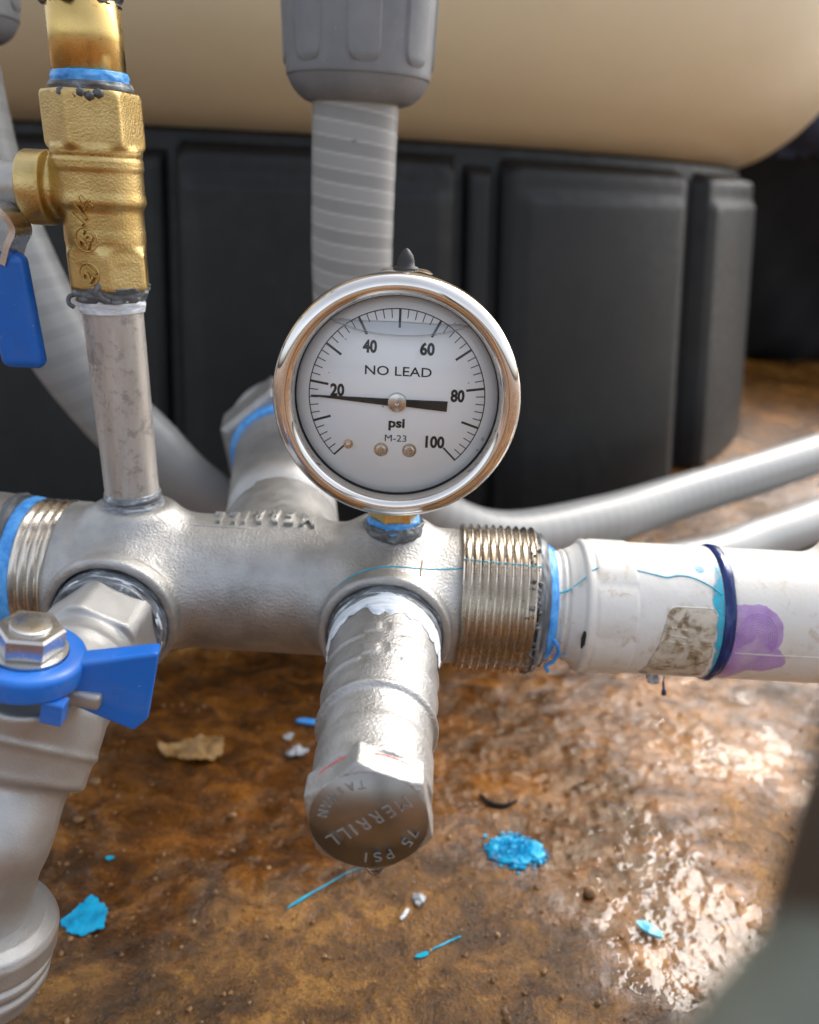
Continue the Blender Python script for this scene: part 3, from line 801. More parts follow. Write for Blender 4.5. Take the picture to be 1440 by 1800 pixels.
tn = root('brass_nipple', 'threaded brass nipple rising from the top of the brass valve', 'pipe nipple', (-78.7, RY, 231))
obj('nipple_barrel', *revolve([(0,7),(0,8.15),(19.5,8.25),(19.8,7.6),(30,7.6)], (-78.7, RY, 231), RD, 72), M_brassm, tn)
N0 = np.array([-78.7, RY, 231.])
dope_ring(tn, N0, RD, -0.4, 1.6, 9.3, 8.9, M_doped, 0.3, 31, lumps=0.9)
dope_ring(tn, N0, RD, 1.2, 3.8, 8.5, 8.35, M_tapeb, 0.28, 33, 'sealing_tape')
dope_ring(tn, N0, RD, 17.0, 22, 8.3, 8.6, M_doped, 0.5, 35, lumps=1.0)
lum = [(icoV*np.array([1.5,0.6,1.1])+np.array([-81.5+1.9*k, RY-10.3+0.08*k*k, 229.9-0.6*(k % 2)]), icoF) for k in range(5)]
obj('sealant_smear', *merge(*lum), M_doped, tn)

# ================================================================== PRESSURE GAUGE
GC = np.array([-4.3, 187.5, 167.3])
ga = root('pressure_gauge', 'round liquid filled pressure gauge with a polished steel bezel standing on the manifold', 'gauge', (-4.3, 209.0, 124.5))
def G(u, v, w): return np.stack([GC[0]+u, GC[1]-w, GC[2]+v], -1)
FRONT = (0, -1, 0)
bez = [(-10,26.8),(-9.6,28.0),(-8.4,28.6),(-5,28.9),(-1.5,29.1),(0.5,29.0),(1.8,28.5),(2.7,27.5),(3.05,26.4),(2.85,25.3),(2.1,24.5),(1.0,24.1),(0.0,23.95),(-0.8,23.9)]
bez = [tuple(p) for p in catmull([(a, b, 0) for a, b in bez], 4)[:, :2]]
obj('bezel', *revolve(bez, GC, FRONT, 160, caps=(False, False)), M_chrome, ga)
obj('case', *revolve([(-9,27.3),(-24,27.0),(-28,26.0),(-29.5,23.5),(-30,0.5)], GC, FRONT, 120, caps=(False, True)), M_mach, ga, sharp=40)
obj('inner_gasket', *revolve([(-0.9,23.75),(-1.2,23.78),(-2.2,23.78)], GC, FRONT, 120, caps=(False, False)), M_rub, ga)
obj('glass', *revolve([(-1.0,23.6),(-0.9,23.5),(-0.9,0.05)], GC, FRONT, 96, caps=(False, False)), M_glass, ga)
dial = obj('dial', *revolve([(-2.6,23.85),(-2.0,23.8),(-2.0,0.05)], GC, FRONT, 96, caps=(True, True)), M_dial, ga)
# scale: 0 at 225 degrees, 100 at -45 degrees
Rs = 20.75; bars = []
def bar(a, r0_, r1_, wd_, w0=-2.0, w1=-1.93):
    c, s = cos(a), sin(a); q = []
    for w_ in (w0, w1):
        for r_, e in ((r0_, -wd_/2), (r0_, wd_/2), (r1_, wd_/2), (r1_, -wd_/2)):
            q.append(G(np.array(r_*c-e*s), np.array(r_*s+e*c), np.array(w_)))
    return np.array(q), [[4,5,6,7],[0,3,2,1],[0,1,5,4],[1,2,6,5],[2,3,7,6],[3,0,4,7]]
for k in range(51):
    a = radians(225-270*k/50)
    if k in (0, 50): bars.append(bar(a, Rs-4.2, Rs+0.1, 0.42))
    elif k % 5 == 0: bars.append(bar(a, Rs-4.3, Rs, 0.55))
    else: bars.append(bar(a, Rs-2.05, Rs, 0.2))
for k in range(120):
    a0, a1 = radians(225-270*k/120), radians(225-270*(k+1)/120)
    q = [G(np.array(r_*cos(a)), np.array(r_*sin(a)), np.array(-1.94)) for a in (a0, a1) for r_ in (Rs-0.12, Rs+0.12)]
    bars.append((np.array(q), [[0,2,3,1]]))
obj('scale_mark', *merge(*bars), M_blk, dial, smooth=False)
def dial_text(s, u, v, wd_, ht_, bold):
    t, f = text_mesh(s, wd_, ht_, 0.06, bold)
    return obj('dial_lettering', G(t[:,0]+u, t[:,1]+v, t[:,2]-1.99), f, M_blk, dial, smooth=False)
dial_text('20', -14.1, 1.3, 3.3, 3.1, 0.04); dial_text('40', -6.7, 11.9, 3.3, 3.1, 0.04)
dial_text('60', 6.6, 11.9, 3.4, 3.1, 0.04); dial_text('80', 14.3, 1.2, 3.3, 3.1, 0.04); dial_text('100', 9.6, -10.4, 4.6, 3.1, 0.04)
dial_text('psi', 0.2, -6.5, 3.9, 3.0, 0.035); dial_text('M-23', 0.1, -9.9, 5.2, 1.65, 0.0); dial_text('NO LEAD', 0.1, 6.4, 15.6, 2.2, 0.004)
for u, v in ((-3.35, -12.9), (3.5, -12.8)):
    c = G(np.array(u), np.array(v), np.array(-2.0))
    s_ = obj('dial_screw', *revolve([(0,1.75),(0.12,1.72),(0.15,1.25),(0.5,1.2),(0.75,0.9),(0.78,0.45),(0.5,0.4),(0.5,0.02)], c, FRONT, 32), M_mach, ga, sharp=35)
c = G(np.array(-11.3), np.array(-11.9), np.array(-2.0))
obj('stop_pin', *revolve([(0,1.2),(0.15,1.15),(0.2,0.55),(1.3,0.5),(1.4,0.02)], c, FRONT, 24), M_mach, ga, sharp=40)
# pointer
pa = radians(177.9); pu, pv = 0.1, -0.95
def P2(r_, e, w_): return G(np.array(pu+r_*cos(pa)-e*sin(pa)), np.array(pv+r_*sin(pa)+e*cos(pa)), np.array(w_))
outl = [(20.4,-0.14),(20.4,0.14),(2.0,0.95),(-2.0,0.85),(-11.9,1.25),(-11.9,-1.25),(-2.0,-0.85),(2.0,-0.75)]
VV = [P2(r_, e, w_) for w_ in (-1.6, -1.45) for r_, e in outl]; n_ = len(outl)
FF = [list(range(n_)), list(range(n_, 2*n_))[::-1]]+[[i, (i+1)%n_, n_+(i+1)%n_, n_+i] for i in range(n_)]
obj('pointer', VV, FF, M_blk, ga, smooth=False)
obj('pointer_hub', *revolve([(0,2.35),(0.9,2.35),(1.25,2.15),(1.45,1.6),(1.55,0.5),(1.42,0.35),(1.42,0.02)], G(np.array(pu), np.array(pv), np.array(-2.2)), FRONT, 48), M_steel, ga, sharp=35)
# liquid surface: lens shaped meniscus between dial and glass near the top
nu, nv = 48, 10
lv_ = 17.0; hw = sqrt(23.4**2-lv_**2)
U = np.linspace(-1, 1, nu)[:, None]; W = np.linspace(0, 1, nv)[None, :]
uu = U*hw*(0.86+0.14*W); ww = -1.9+W*1.0
vv = lv_+0.9*np.abs(U)**3-1.7*(W**3)*(1-U**2)-0.5*(W)*(1-U**2)+0.8*(1-W)**3*(1-U**2)
P = G(uu+0*W, vv, ww+0*U).reshape(-1, 3); J = np.arange(nu*nv).reshape(nu, nv)
obj('liquid_surface', P, np.stack([J[:-1,:-1], J[1:,:-1], J[1:,1:], J[:-1,1:]], -1).reshape(-1, 4), M_liq, ga)
for kk, rr_ in ((0, 0.13), (nv-1, 0.2)):
    E_ = P.reshape(nu, nv, 3)[:, kk]; V_, F_, _ = tube(E_, rr_, 8); obj('meniscus_edge', V_, F_, M_bead, ga)
bub = []
for u, v, r_ in ((20.9,-8.8,0.5),(19.9,-11.6,0.4),(16.6,4.6,0.3),(-16,5.5,0.22),(6.4,-0.3,0.25),(-3.2,-2.0,0.3),(12.5,18.2,0.3),(-12.3,13.4,0.35),(19.9,-4.0,0.3)):
    bub.append((icoV*np.array([r_, 0.3*r_, r_])+G(np.array(u), np.array(v), np.array(-1.1)), icoF))
obj('air_bubble', *merge(*bub), M_liq, ga)
# socket and filler plug
SX, SY = -4.3, 209.0
obj('brass_socket', *prism(hexpts(7.0, 0.2), (SX, SY, 0), (0,0,1), 127.5, 143, 0.6), M_brassm, ga, sharp=30)
dope_ring(ga, (SX, SY, 0), (0,0,1), 124.6, 128.0, 8.5, 7.4, M_doped, 0.4, 41, lumps=0.8)
dope_ring(ga, (SX, SY, 0), (0,0,1), 126.2, 129.4, 7.4, 6.9, M_tapeb, 0.45, 43, 'sealing_tape', lumps=0.8, scale=0.7)
FY = GC[1]+15
obj('filler_strap', *revolve([(26.2,6.6),(27.4,6.5),(28.0,5.6),(28.2,2.0),(28.2,0.05)], (GC[0]+0.6, FY, GC[2]), (0,0,1), 48), M_mach, ga, sharp=40)
obj('filler_plug', *revolve([(28.0,3.2),(28.6,3.0),(29.0,2.1),(30.2,2.0),(31.4,1.6),(32.6,0.7),(33.0,0.1)], (GC[0]+0.6, FY, GC[2]), (0,0,1), 24), M_rub, ga)

# ================================================================== RELIEF VALVE
RV = np.array([-4.8, 186.0, 103.9]); RVD = np.array([0., -1., 0.])
rv = root('relief_valve', 'stainless relief valve with a stamped hexagon end pointing toward the viewer from the manifold', 'relief valve', RV)
def f_rv(x, y, z):
    x = x-RV[0]; z = z-RV[2]; t = RV[1]-y
    r = np.sqrt(x*x+z*z); ang = np.arctan2(x, z)
    R = 14.1-0.036*t
    d = dcyl(r, t, -8, 66, 14, 0)*0+np.maximum(r-R, np.maximum(-8-t, t-62.6))
    def rib(t0, hgt, wd_, gap):
        a = np.abs(t-t0); m = np.ones_like(ang+0*t)
        if gap: m = sstep(0.30, 0.42, np.abs(ang))
        return hgt*np.exp(-(a/wd_)**2)*m
    d = d-rib(20, 0.5, 0.8, True)-rib(29, 0.5, 0.8, True)-rib(39, 0.8, 1.0, False)
    d = d+0.45*sstep(39.5, 40.5, t)*(1-sstep(47, 50, t))
    # small rectangular pads between the ribs
    for t0, a0 in ((17,-0.2),(17,0.25),(26,-0.2),(26,0.25)):
        q = np.maximum(np.abs(t-t0)-1.8, np.abs(ang-a0)*13-1.8); d = d-0.35*(1-sstep(-0.5, 0.6, q))
    hx = smax(dhex(x, z, 11.3, radians(90-19)), np.abs(t-62.4)-3.6, 0.2)
    ch = r+(t-66.0)*1.5-11.35
    hx = smax(hx, ch, 0.15); hx = smax(hx, r-13.1, 0.15)
    d2 = smax(d, t-60.2, 0.4)
    return smin(d2, hx, 0.35)
V, Q = sdf_mesh(f_rv, (-20, 118, 88), (11, 193, 120), 0.45)
rb = obj('valve_barrel', V, Q, M_cast, rv)
CF = RV+RVD*66.0
obj('end_face', *revolve([(-0.3,11.3),(0.03,11.2),(0.03,0.05)], CF, RVD, 96, caps=(False, True)), M_face, rv)
def cap_xy(V):     # letters drawn in (u right, v up) seen from the front
    return np.stack([CF[0]+V[:,0], CF[1]-V[:,2]-0.02, CF[2]+V[:,1]], 1)
ROT = radians(216)
wd = [2.3,1.5,1.7,1.7,0.4,1.4,1.4]; x = 0; tot = sum(wd)+1.25*6
for ch, ww in zip("MERRILL", wd):
    v, f = text_mesh(ch, ww, 2.8, 0.3, -0.026, 0.01); v[:,0] += x+ww/2-tot/2; x += ww+1.25
    obj('raised_letter', cap_xy(rot2(v, ROT)), f, M_castf, rv, sharp=40)
def arc_text(s, a_from, a_to, R, ht_, outward):
    n = len(s)
    for k, ch in enumerate(s):
        if ch == ' ': continue
        a = radians(a_from+(a_to-a_from)*k/(n-1))
        v, f = text_mesh(ch, {'I':0.4,'1':0.7,'W':2.3}.get(ch, 1.45), ht_, 0.28, -0.026, 0.01)
        v = rot2(v, a-pi/2 if outward else a+pi/2); v[:,0] += R*cos(a); v[:,1] += R*sin(a)
        obj('raised_letter', cap_xy(rot2(v, ROT)), f, M_castf, rv, sharp=40)
arc_text("TAIWAN", -116, -46, 8.7, 1.9, False)
arc_text("75 PSI", 128, 52, 8.6, 2.1, True)
# red paint on the two upper flats
for a in (71, 131):
    c, s = cos(radians(a)), sin(radians(a)); n_ = np.array([c, 0, s]); tg = np.array([-s, 0, c])
    P = [CF+n_*11.34+tg*q+np.array([0, (5.3-0.045*q*q)*1.0+dy, 0]) for q in np.linspace(-3.4, 3.4, 15) for dy in (-0.22, 0.22)]
    obj('red_mark', P, [[2*i, 2*i+1, 2*i+3, 2*i+2] for i in range(14)], M_red, rv)
# white tape and grey paste at the port
def tape_rf(t, th): return 0.16*vnoise(t/0.7, np.cos(th)*1.5, np.sin(th)*1.5, 51)+0.1*vnoise(t/0.3, np.cos(th)*4, np.sin(th)*4, 52)
def ragged(t0, t1, R, amp, seed, mat, parent, org, d, name, rf, local=False):
    na, nt_ = 120, 30
    dd, x, y = basis(d); th = np.linspace(0, 2*pi, na, endpoint=False)[:, None]; k = np.linspace(0, 1, nt_)[None, :]
    end = t1+amp*vnoise(np.cos(th)*2.2, np.sin(th)*2.2, 0, seed)+0.4*amp*vnoise(np.cos(th)*9, np.sin(th)*9, 0, seed+1)
    t = t0+(end-t0)*k; r = R+rf(t, th+0*t)-0.5*sstep(0.9, 1.0, k)
    P = (np.array(org)+t[..., None]*dd+(r*np.cos(th))[..., None]*x+(r*np.sin(th))[..., None]*y).reshape(-1, 3)
    J = np.arange(na*nt_).reshape(na, nt_); J2 = np.roll(J, -1, 0)
    return obj(name, P, np.stack([J[:, :-1], J[:, 1:], J2[:, 1:], J2[:, :-1]], -1).reshape(-1, 4), mat, parent, local=local)
ragged(-4, 11.0, 14.35, 3.4, 61, M_tapew, rv, RV, RVD, 'sealing_tape', tape_rf)
ragged(-5, 3.0, 14.6, 2.2, 66, M_dopey, rv, RV, RVD, 'sealant_ring', lambda t, th: 0.3*vnoise(t/0.9, np.cos(th)*3, np.sin(th)*3, 67))
dope_ring(rv, RV, RVD, -3.5, 0.5, 15.6, 14.9, M_doped, 0.4, 69, lumps=0.7)
# hanging water drop and fluff strip at the right side of the hexagon
V, Fc = revolve([(0,0.05),(0.6,1.6),(1.6,1.9),(2.6,1.4),(3.2,0.1)], (RV[0]+1.4, 121.5, 90.2), (0,0,1), 20); obj('water_drop', V, Fc, M_bead, rv)

# ================================================================== BOILER DRAIN (hose bib) at left
LEAN = radians(12)
hb = root('drain_valve', 'cast steel drain valve with a blue wing handle at the left of the manifold', 'tap', (-77.0, 187.0, 103.6), (0, LEAN, 0))
def f_bib(x, y, z):
    t = -y; r = np.sqrt(x*x+z*z)
    d = smax(smax(dhex(x, z, 13.2, radians(78), 6), r-14.5, 0.4), np.abs(t-8)-9, 1.0)
    d = smin(d, dcyl(r, t, 15, 24, 12.3, 0.8), 1.5)
    d = smin(d, dcyl(r, t, 22, 46, 12.6, 1.5), 2.5)
    sph = np.sqrt(x*x+(t-47)**2+z*z)-13.0; d = smin(d, sph, 4)
    # bonnet up to the handle
    q = np.sqrt(x*x+(t-50.5)**2)
    d = smin(d, dcyl(q, z, 0, 15, 9.5, 1.0), 3)
    d = smin(d, dbox(x, t, z, (1.5, 50.5, 17.2), (13.5, 3.4, 1.8), 0.8), 0.6)
    # spout: bends down to the outlet
    c = np.stack(np.broadcast_arrays(x+0*t+0*z, t+0*x+0*z, z+0*x+0*t), 0)
    def cap_(a, b, ra, rb_):
        a, b = np.array(a, float), np.array(b, float); ab = b-a
        h = np.clip(((c[0]-a[0])*ab[0]+(c[1]-a[1])*ab[1]+(c[2]-a[2])*ab[2])/(ab@ab), 0, 1)
        return np.sqrt((c[0]-a[0]-h*ab[0])**2+(c[1]-a[1]-h*ab[1])**2+(c[2]-a[2]-h*ab[2])**2)-(ra+(rb_-ra)*h)
    ringd = np.abs(np.sqrt(x*x+(t-44)**2*0+z*z)-12.9)
    dn, dm = 0.66, -0.75
    tt = (t-46)*dn+(z+2)*dm; rr = np.sqrt(x*x+((t-46)*dm-(z+2)*dn)**2)
    d = smin(d, dcyl(rr, tt, -8, 8.0, 13.3, 1.2), 1.4)
    d = smin(d, cap_((0,50,-6), (0,58,-16), 10.8, 9.6), 1.0)
    d = smin(d, cap_((0,58,-16), (0,61,-38), 9.5, 7.9), 4)
    d = d-0.5*np.exp(-((tt-1.0)/0.7)**2)*(rr > 9)
    return d
V, Q = sdf_mesh(f_bib, (-18, -75, -53), (18, 4, 21), 0.6)
hbody = obj('valve_body', V, Q, M_castf, hb, local=True)
OD = np.array([0, -0.10, -1.0])
obj('hose_outlet', *revolve(resample([(0,9),(0.3,11.5),(1.5,13.6),(3.0,14.4),(7.2,14.6),(7.8,14.2),(8.2,13.2),(9.2,13.2),(10,14.0),(11,14.2),(12,13.4),(13,13.2),(14,14.0),(15.2,14.0),(16,13.0),(19,12.8),(19,11)], 0.5), (0,-60.5,-35.5), OD, 96), M_castf, hb, local=True, sharp=60)
bd = []
for k in range(4): bd.append((icoV*0.42+np.array([11.6-0.9*k, -44.5-1.1*k, -6.5-2.2*k]), icoF))
obj('cast_dot', *merge(*bd), M_castf, hb, local=True)
# handle
HZ, HT = 19.6, -52.5
hd = obj('wing_handle', *revolve([(0,9.0),(0.4,10.2),(1.0,10.7),(4.4,10.9),(5.2,10.6),(5.7,9.9),(5.8,7.4),(5.4,7.2),(5.4,0.05)], (0,HT,HZ), (0,0,1), 96), M_blue2, hb, local=True, sharp=35)
def f_wing(x, y, z):
    c, s = cos(radians(10)), sin(radians(10)); yy = y-HT
    a = x*c+yy*s; bq = -x*s+yy*c; k = np.clip((a-7)/16, 0, 1)
    zt = HZ+4.8+k*5.0; zb_ = HZ-3.5-k*6.5+np.maximum(a-21.5, 0)*1.6
    d = np.maximum(np.maximum(z-zt, zb_-z), np.maximum(a-24.0, 4-a))
    return smax(d, np.abs(bq)-(2.6-0.5*k), 0.9)*0.9
obj('handle_wing', *sdf_mesh(f_wing, (0, -62, 4), (30, -40, 34), 0.45), M_blue2, hb, local=True)
obj('handle_stop', *prism([(-2,-1.6),(2,-1.6),(2,1.6),(-2,1.6)], (8.2, HT-6.0, HZ), (0,0,1), -4.4, 0.5, 0.3), M_blue2, hb, local=True, smooth=False)
obj('handle_nut', *merge(revolve([(0,7.2),(0.9,7.2),(1.0,6.0)], (0,HT,HZ+5.5), (0,0,1), 48), prism(hexpts(6.4, 0.25), (0,HT,HZ+5.5), (0,0,1), 0.9, 5.6, 0.5)), M_steel, hb, local=True, sharp=30)
obj('valve_stem', *revolve([(5,3.9),(7.0,3.8),(7.2,3.3),(7.0,0.05)], (0,HT,HZ+4.6), (0,0,1), 36), M_steel, hb, local=True, sharp=35)
dope_ring(hb, (0,0,0), (0,-1,0), -4.0, 4.2, 15.6, 14.3, M_dopey, 0.4, 81, lumps=0.6, scale=0.7, local=True)
ragged(-3, 2.6, 14.75, 2.2, 141, M_tapew, hb, (0,0,0), (0,-1,0), 'sealing_tape', tape_rf, True)

# ================================================================== WHITE PVC
PA = np.array([0., 212., 103.2]); PD = np.array([1., 0, -0.006])
ad = root('pvc_adapter', 'white plastic male adapter screwed into the right end of the manifold', 'pipe fitting', (40, 212, 103))
dope_ring(ad, PA, PD, 35.6, 39.2, 20.4, 18.0, M_dopex, 0.5, 91, lumps=2.0)
dope_ring(ad, PA, PD, 38.2, 41.8, 17.6, 16.3, M_tapeb, 0.6, 95, 'sealing_tape', lumps=1.2, scale=0.9)
V, Fc, _ = tube(catmull([(39.6,196.2,101),(41.4,194.6,100.5),(42.6,194.3,97.5),(41.6,194.8,94.0),(39.8,195.6,92.0),(40.8,196.0,90)], 8), 0.55, 8)
obj('sealant_curl', V, Fc, M_tapeb, ad)
V, Fc, _ = tube(np.array([(41.2,195.0,96.2),(43,194.7,96.0),(45.6,194.6,96.1)]), 0.14, 6); obj('paste_thread', V, Fc, M_tapeb, ad)
obj('adapter_thread', *threads(39.0, 46.0, 15.9, PA, PD, 2.3, 0.8), M_pvc, ad, sharp=70)
def ad_rf(t, th):   # flats with raised edges around the wide band near the shoulder
    m = sstep(51.8, 52.3, t)*(1-sstep(62.4, 62.9, t)); q = (th*8/(2*pi)) % 1
    return m*(0.34-0.5*(np.abs(q-0.5)*2)**2*1.0)+0.05*vnoise(t/3, np.cos(th)*6, np.sin(th)*6, 7)
prof = resample([(44.2,14),(45.4,16.0),(46.8,16.6),(48.8,17.8),(49.4,18.9),(50.0,19.2),(50.8,19.15),(51.4,19.0),(85.9,19.0),(86.3,18.6),(86.5,17)], 0.35)
obj('adapter_body', *revolve(prof, PA, PD, 160, ad_rf), M_pvc, ad, sharp=50)
def cyl_patch(mask, x0, x1, a0, a1, R, mat, parent, name, nx_=120, na_=140, lift=0.09):
    """thin film following the pipe: x along the pipe, a = angle from the top towards the viewer (degrees)"""
    Xg, Ag = np.meshgrid(np.linspace(x0, x1, nx_), np.linspace(a0, a1, na_), indexing='ij')
    mv = mask(Xg, Ag).astype(float); kp = mv > 0; J = np.arange(nx_*na_).reshape(nx_, na_)
    kf = kp[:-1,:-1] & kp[1:,:-1] & kp[1:,1:] & kp[:-1,1:]
    F_ = np.stack([J[:-1,:-1], J[:-1,1:], J[1:,1:], J[1:,:-1]], -1)[kf]
    a = np.radians(Ag); r = R+lift
    P = np.stack([Xg, PA[1]-r*np.sin(a), PA[2]-0.006*Xg+r*np.cos(a)], -1).reshape(-1, 3)
    us = np.unique(F_); rm = -np.ones(len(P), np.int64); rm[us] = np.arange(len(us))
    o = obj(name, P[us], rm[F_], mat, parent)
    at_ = o.data.attributes.new('fade', 'FLOAT', 'POINT'); at_.data.foreach_set('value', np.clip(mv.reshape(-1)[us], 0, 1).astype(np.float32))
    return o
def stain(m, lo, hi, scale):
    nt = m.node_tree; b = nt.nodes['Principled BSDF']; out = nt.nodes['Material Output']; ln = nt.links.new
    a = nt.nodes.new('ShaderNodeAttribute'); a.attribute_name = 'fade'
    r_ = ramp(nt, tex(nt, scale, 5, 0.65, dist=0.5), [(0.35, lo), (0.65, hi)])
    mu = nt.nodes.new('ShaderNodeMath'); mu.operation = 'MULTIPLY'; ln(a.outputs['Fac'], mu.inputs[0]); ln(r_, mu.inputs[1])
    t = nt.nodes.new('ShaderNodeBsdfTransparent'); mx = nt.nodes.new('ShaderNodeMixShader')
    ln(mu.outputs[0], mx.inputs[0]); ln(t.outputs[0], mx.inputs[1]); ln(b.outputs[0], mx.inputs[2]); ln(mx.outputs[0], out.inputs[0])
M_purplef = m_dope('purple_primer_film', [(0.3,(0.38,0.17,0.52)), (0.5,(0.50,0.28,0.66)), (0.7,(0.60,0.40,0.74))], (1,1,1), 0.35); stain(M_purplef, 0.5, 0.95, 120)
M_tealf = m_dope('teal_cement_film', [(0.3,(0.0,0.26,0.42)), (0.55,(0.0,0.42,0.60)), (0.75,(0.05,0.55,0.70))], (1,1,1), 0.3); stain(M_tealf, 0.35, 0.95, 160)
# recessed label field, grimy, with rounded corners
def m_lab(x, a):
    y = a*19*pi/180; x_l = 0
    sl = 0.20*(y-32)
    cx = np.maximum(np.abs(x-76.2+0.5*sl)-(5.6+0.5*sl), 0); cy = np.maximum(np.abs(y-32.5)-10.6, 0)
    return np.clip((2.2+0.35*fbm(x/1.6, y/1.6, 0, 3, 3)-np.sqrt(cx**2+cy**2))*2.2, 0, 1)
M_dirtf = m_dirty(); M_dirtf.name = 'dirty_pvc_film'; stain(M_dirtf, 0.75, 1.0, 200)
cyl_patch(m_lab, 62, 86, 55, 142, 19.0, M_dirtf, ad, 'grimy_label_field')
rim = []
for t in np.linspace(0, 2*pi, 80):
    ey = np.sign(sin(t))*10.6+2.1*sin(t); sl = 0.20*(0.5+ey)
    x = 76.2-0.5*sl+np.sign(cos(t))*(5.6+0.5*sl)+2.1*cos(t); a = (32.5+ey)/19.0
    rim.append((x, PA[1]-19.05*sin(a), PA[2]-0.006*x+19.05*cos(a)))
V, Fc, _ = tube(np.array(rim), 0.16, 6, caps=False); obj('label_rim', V, Fc, M_pvc, ad)
for y0 in (25.4, 27.6, 29.4, 39.5):
    pt = [(71.3+0.4*k, (y0+0.05*k)/19.0) for k in range(13)]
    V, Fc, _ = tube(np.array([(x, PA[1]-19.1*sin(a), PA[2]-0.006*x+19.1*cos(a)) for x, a in pt]), 0.2, 6); obj('moulded_line', V, Fc, M_dirty, ad)
def on_pvc(pts, R, rad, name, mat, parent, per=8):
    q = catmull([(x, a, 0) for x, a in pts], per); a = np.radians(q[:,1])
    V, Fc, _ = tube(np.stack([q[:,0], PA[1]-R*np.sin(a), PA[2]-0.006*q[:,0]+R*np.cos(a)], 1), rad, 8); return obj(name, V, Fc, mat, parent)
on_pvc([(50.4,33),(54,27),(58,26),(63,30),(68,33.5),(71,35),(74,33),(77,33.5),(80,37),(82.8,42),(85.3,48)], 19.05, 0.22, 'cement_run', M_teal, ad)
on_pvc([(42,52),(43.5,50),(45.4,47)], 16.0, 0.25, 'cement_run', M_teal, ad)
on_pvc([(45.4,47),(48,40),(50.2,34)], 17.9, 0.16, 'cement_run', M_teal, ad)
cyl_patch(lambda x, a: np.clip((1-((x-80.2)/1.6)**2-((a-25)/5.0)**2)*1.6, 0, 0.8), 78, 83, 18, 32, 19.0, M_tealf, ad, 'cement_blot', 30, 40, 0.06)
cyl_patch(lambda x, a: np.clip((x-(84.0-0.9*np.sin((a-20)/24)-0.9*np.exp(-((a-50)/9)**2)+0.35*vnoise(x, a/6, 0, 5)))*1.3, 0, 1), 81.2, 85.8, 14, 150, 19.0, M_tealf, ad, 'cement_smear', 50, 160, 0.07)
cyl_patch(lambda x, a: ((x-48.6)/0.8+0.3*vnoise(x*2, a/5, 0, 8))**2+((a-93)/9)**2 < 1, 47.2, 50.2, 80, 106, 18.2, M_blk, ad, 'black_mark', 30, 50, 0.55)
# stringy drips under the adapter
V, Fc, _ = tube(catmull([(76.8,205.5,84.9),(76.6,205,82.5),(77.2,204.8,79.6),(77.4,204.8,78.2)], 6), [0.2]*6+[0.35]*6+[0.75]*6+[0.35], 8); obj('cement_drip', V, Fc, M_primer, ad)
bl = [(icoV*rng.uniform(0.7,1.5,3)+np.array([72.5+2.6*rng.random(), 205+rng.random()*2, 84.4-2.2*rng.random()]), icoF) for k in range(9)]
obj('grit_crumb', *merge(*bl), M_scrap, ad)

pf = root('pvc_tee', 'white plastic pipe fitting with a purple thumbprint beside a dark blue cement ring', 'pipe fitting', (110, 212, 102.6))
def f_tee(x, y, z):
    y = y-PA[1]; z = z-PA[2]+0.006*x
    d = dcyl(np.sqrt(y*y+z*z), x, 88.5, 200, 18.9, 0.6)
    dx, dy, dz = 0.62, 0.15, 0.77
    px_, py_, pz_ = x-131, y, z-6
    tt = px_*dx+py_*dy+pz_*dz
    rr = np.sqrt(np.maximum(px_**2+py_**2+pz_**2-tt*tt, 0))
    return smin(d, dcyl(rr, tt, 0, 46, 19.0, 0.6), 3)
V, Q = sdf_mesh(f_tee, (87, 188, 80), (204, 244, 172), 0.9)
obj('tee_body', V, Q, M_pvc, pf)
on_pvc([(90,97),(105,97.3),(115,97.2),(130,97.5),(160,97.5)], 18.85, 0.22, 'mould_seam', M_pvc, pf)
dope_ring(pf, PA, PD, 85.8, 88.9, 19.3, 19.5, M_primer, 0.25, 101, 'cement_bead', lumps=0.5)
def m_thumb(x, a):
    n1 = 0.28*fbm(x/2.6, a/9, 0, 3, 12)
    e1 = 1+n1-((x-94.0)/7.8)**2-((a-78)/25)**2; e2 = 1+n1-((x-96)/8.4)**2-((a-103)/15)**2
    e3 = np.minimum(np.minimum(96.5-0.20*np.abs(a-110)-x, (a-100)/3), (138-a)/4)*0.5
    e4 = np.minimum(np.minimum(a-55, 76-a)/6, (90.6+0.12*(a-52)-x))
    e = np.maximum(np.maximum(e1, e2), np.maximum(e3, e4))
    core = 0.75+0.25*np.exp(-(e/0.12)**2)
    return np.where(x > 89.0, np.clip(e/0.07, 0, 1)*core, 0)
cyl_patch(m_thumb, 88.6, 106, 50, 140, 18.9, M_purplef, pf, 'thumbprint_stain', 130, 220, 0.07)
# ridges of the print
rd = []
for k in range(9):
    r_ = 1.0+0.62*k; t = np.linspace(radians(150), radians(395), 26)
    x = 95.1+r_*np.cos(t)*0.92; a = np.radians(82+np.degrees(r_*np.sin(t)/19.0)*1.15)
    rd.append(tube(np.stack([x, PA[1]-18.98*np.sin(a), PA[2]-0.006*x+18.98*np.cos(a)], 1), 0.10, 5)[:2])
obj('print_ridge', *merge(*rd), M_purple, pf)

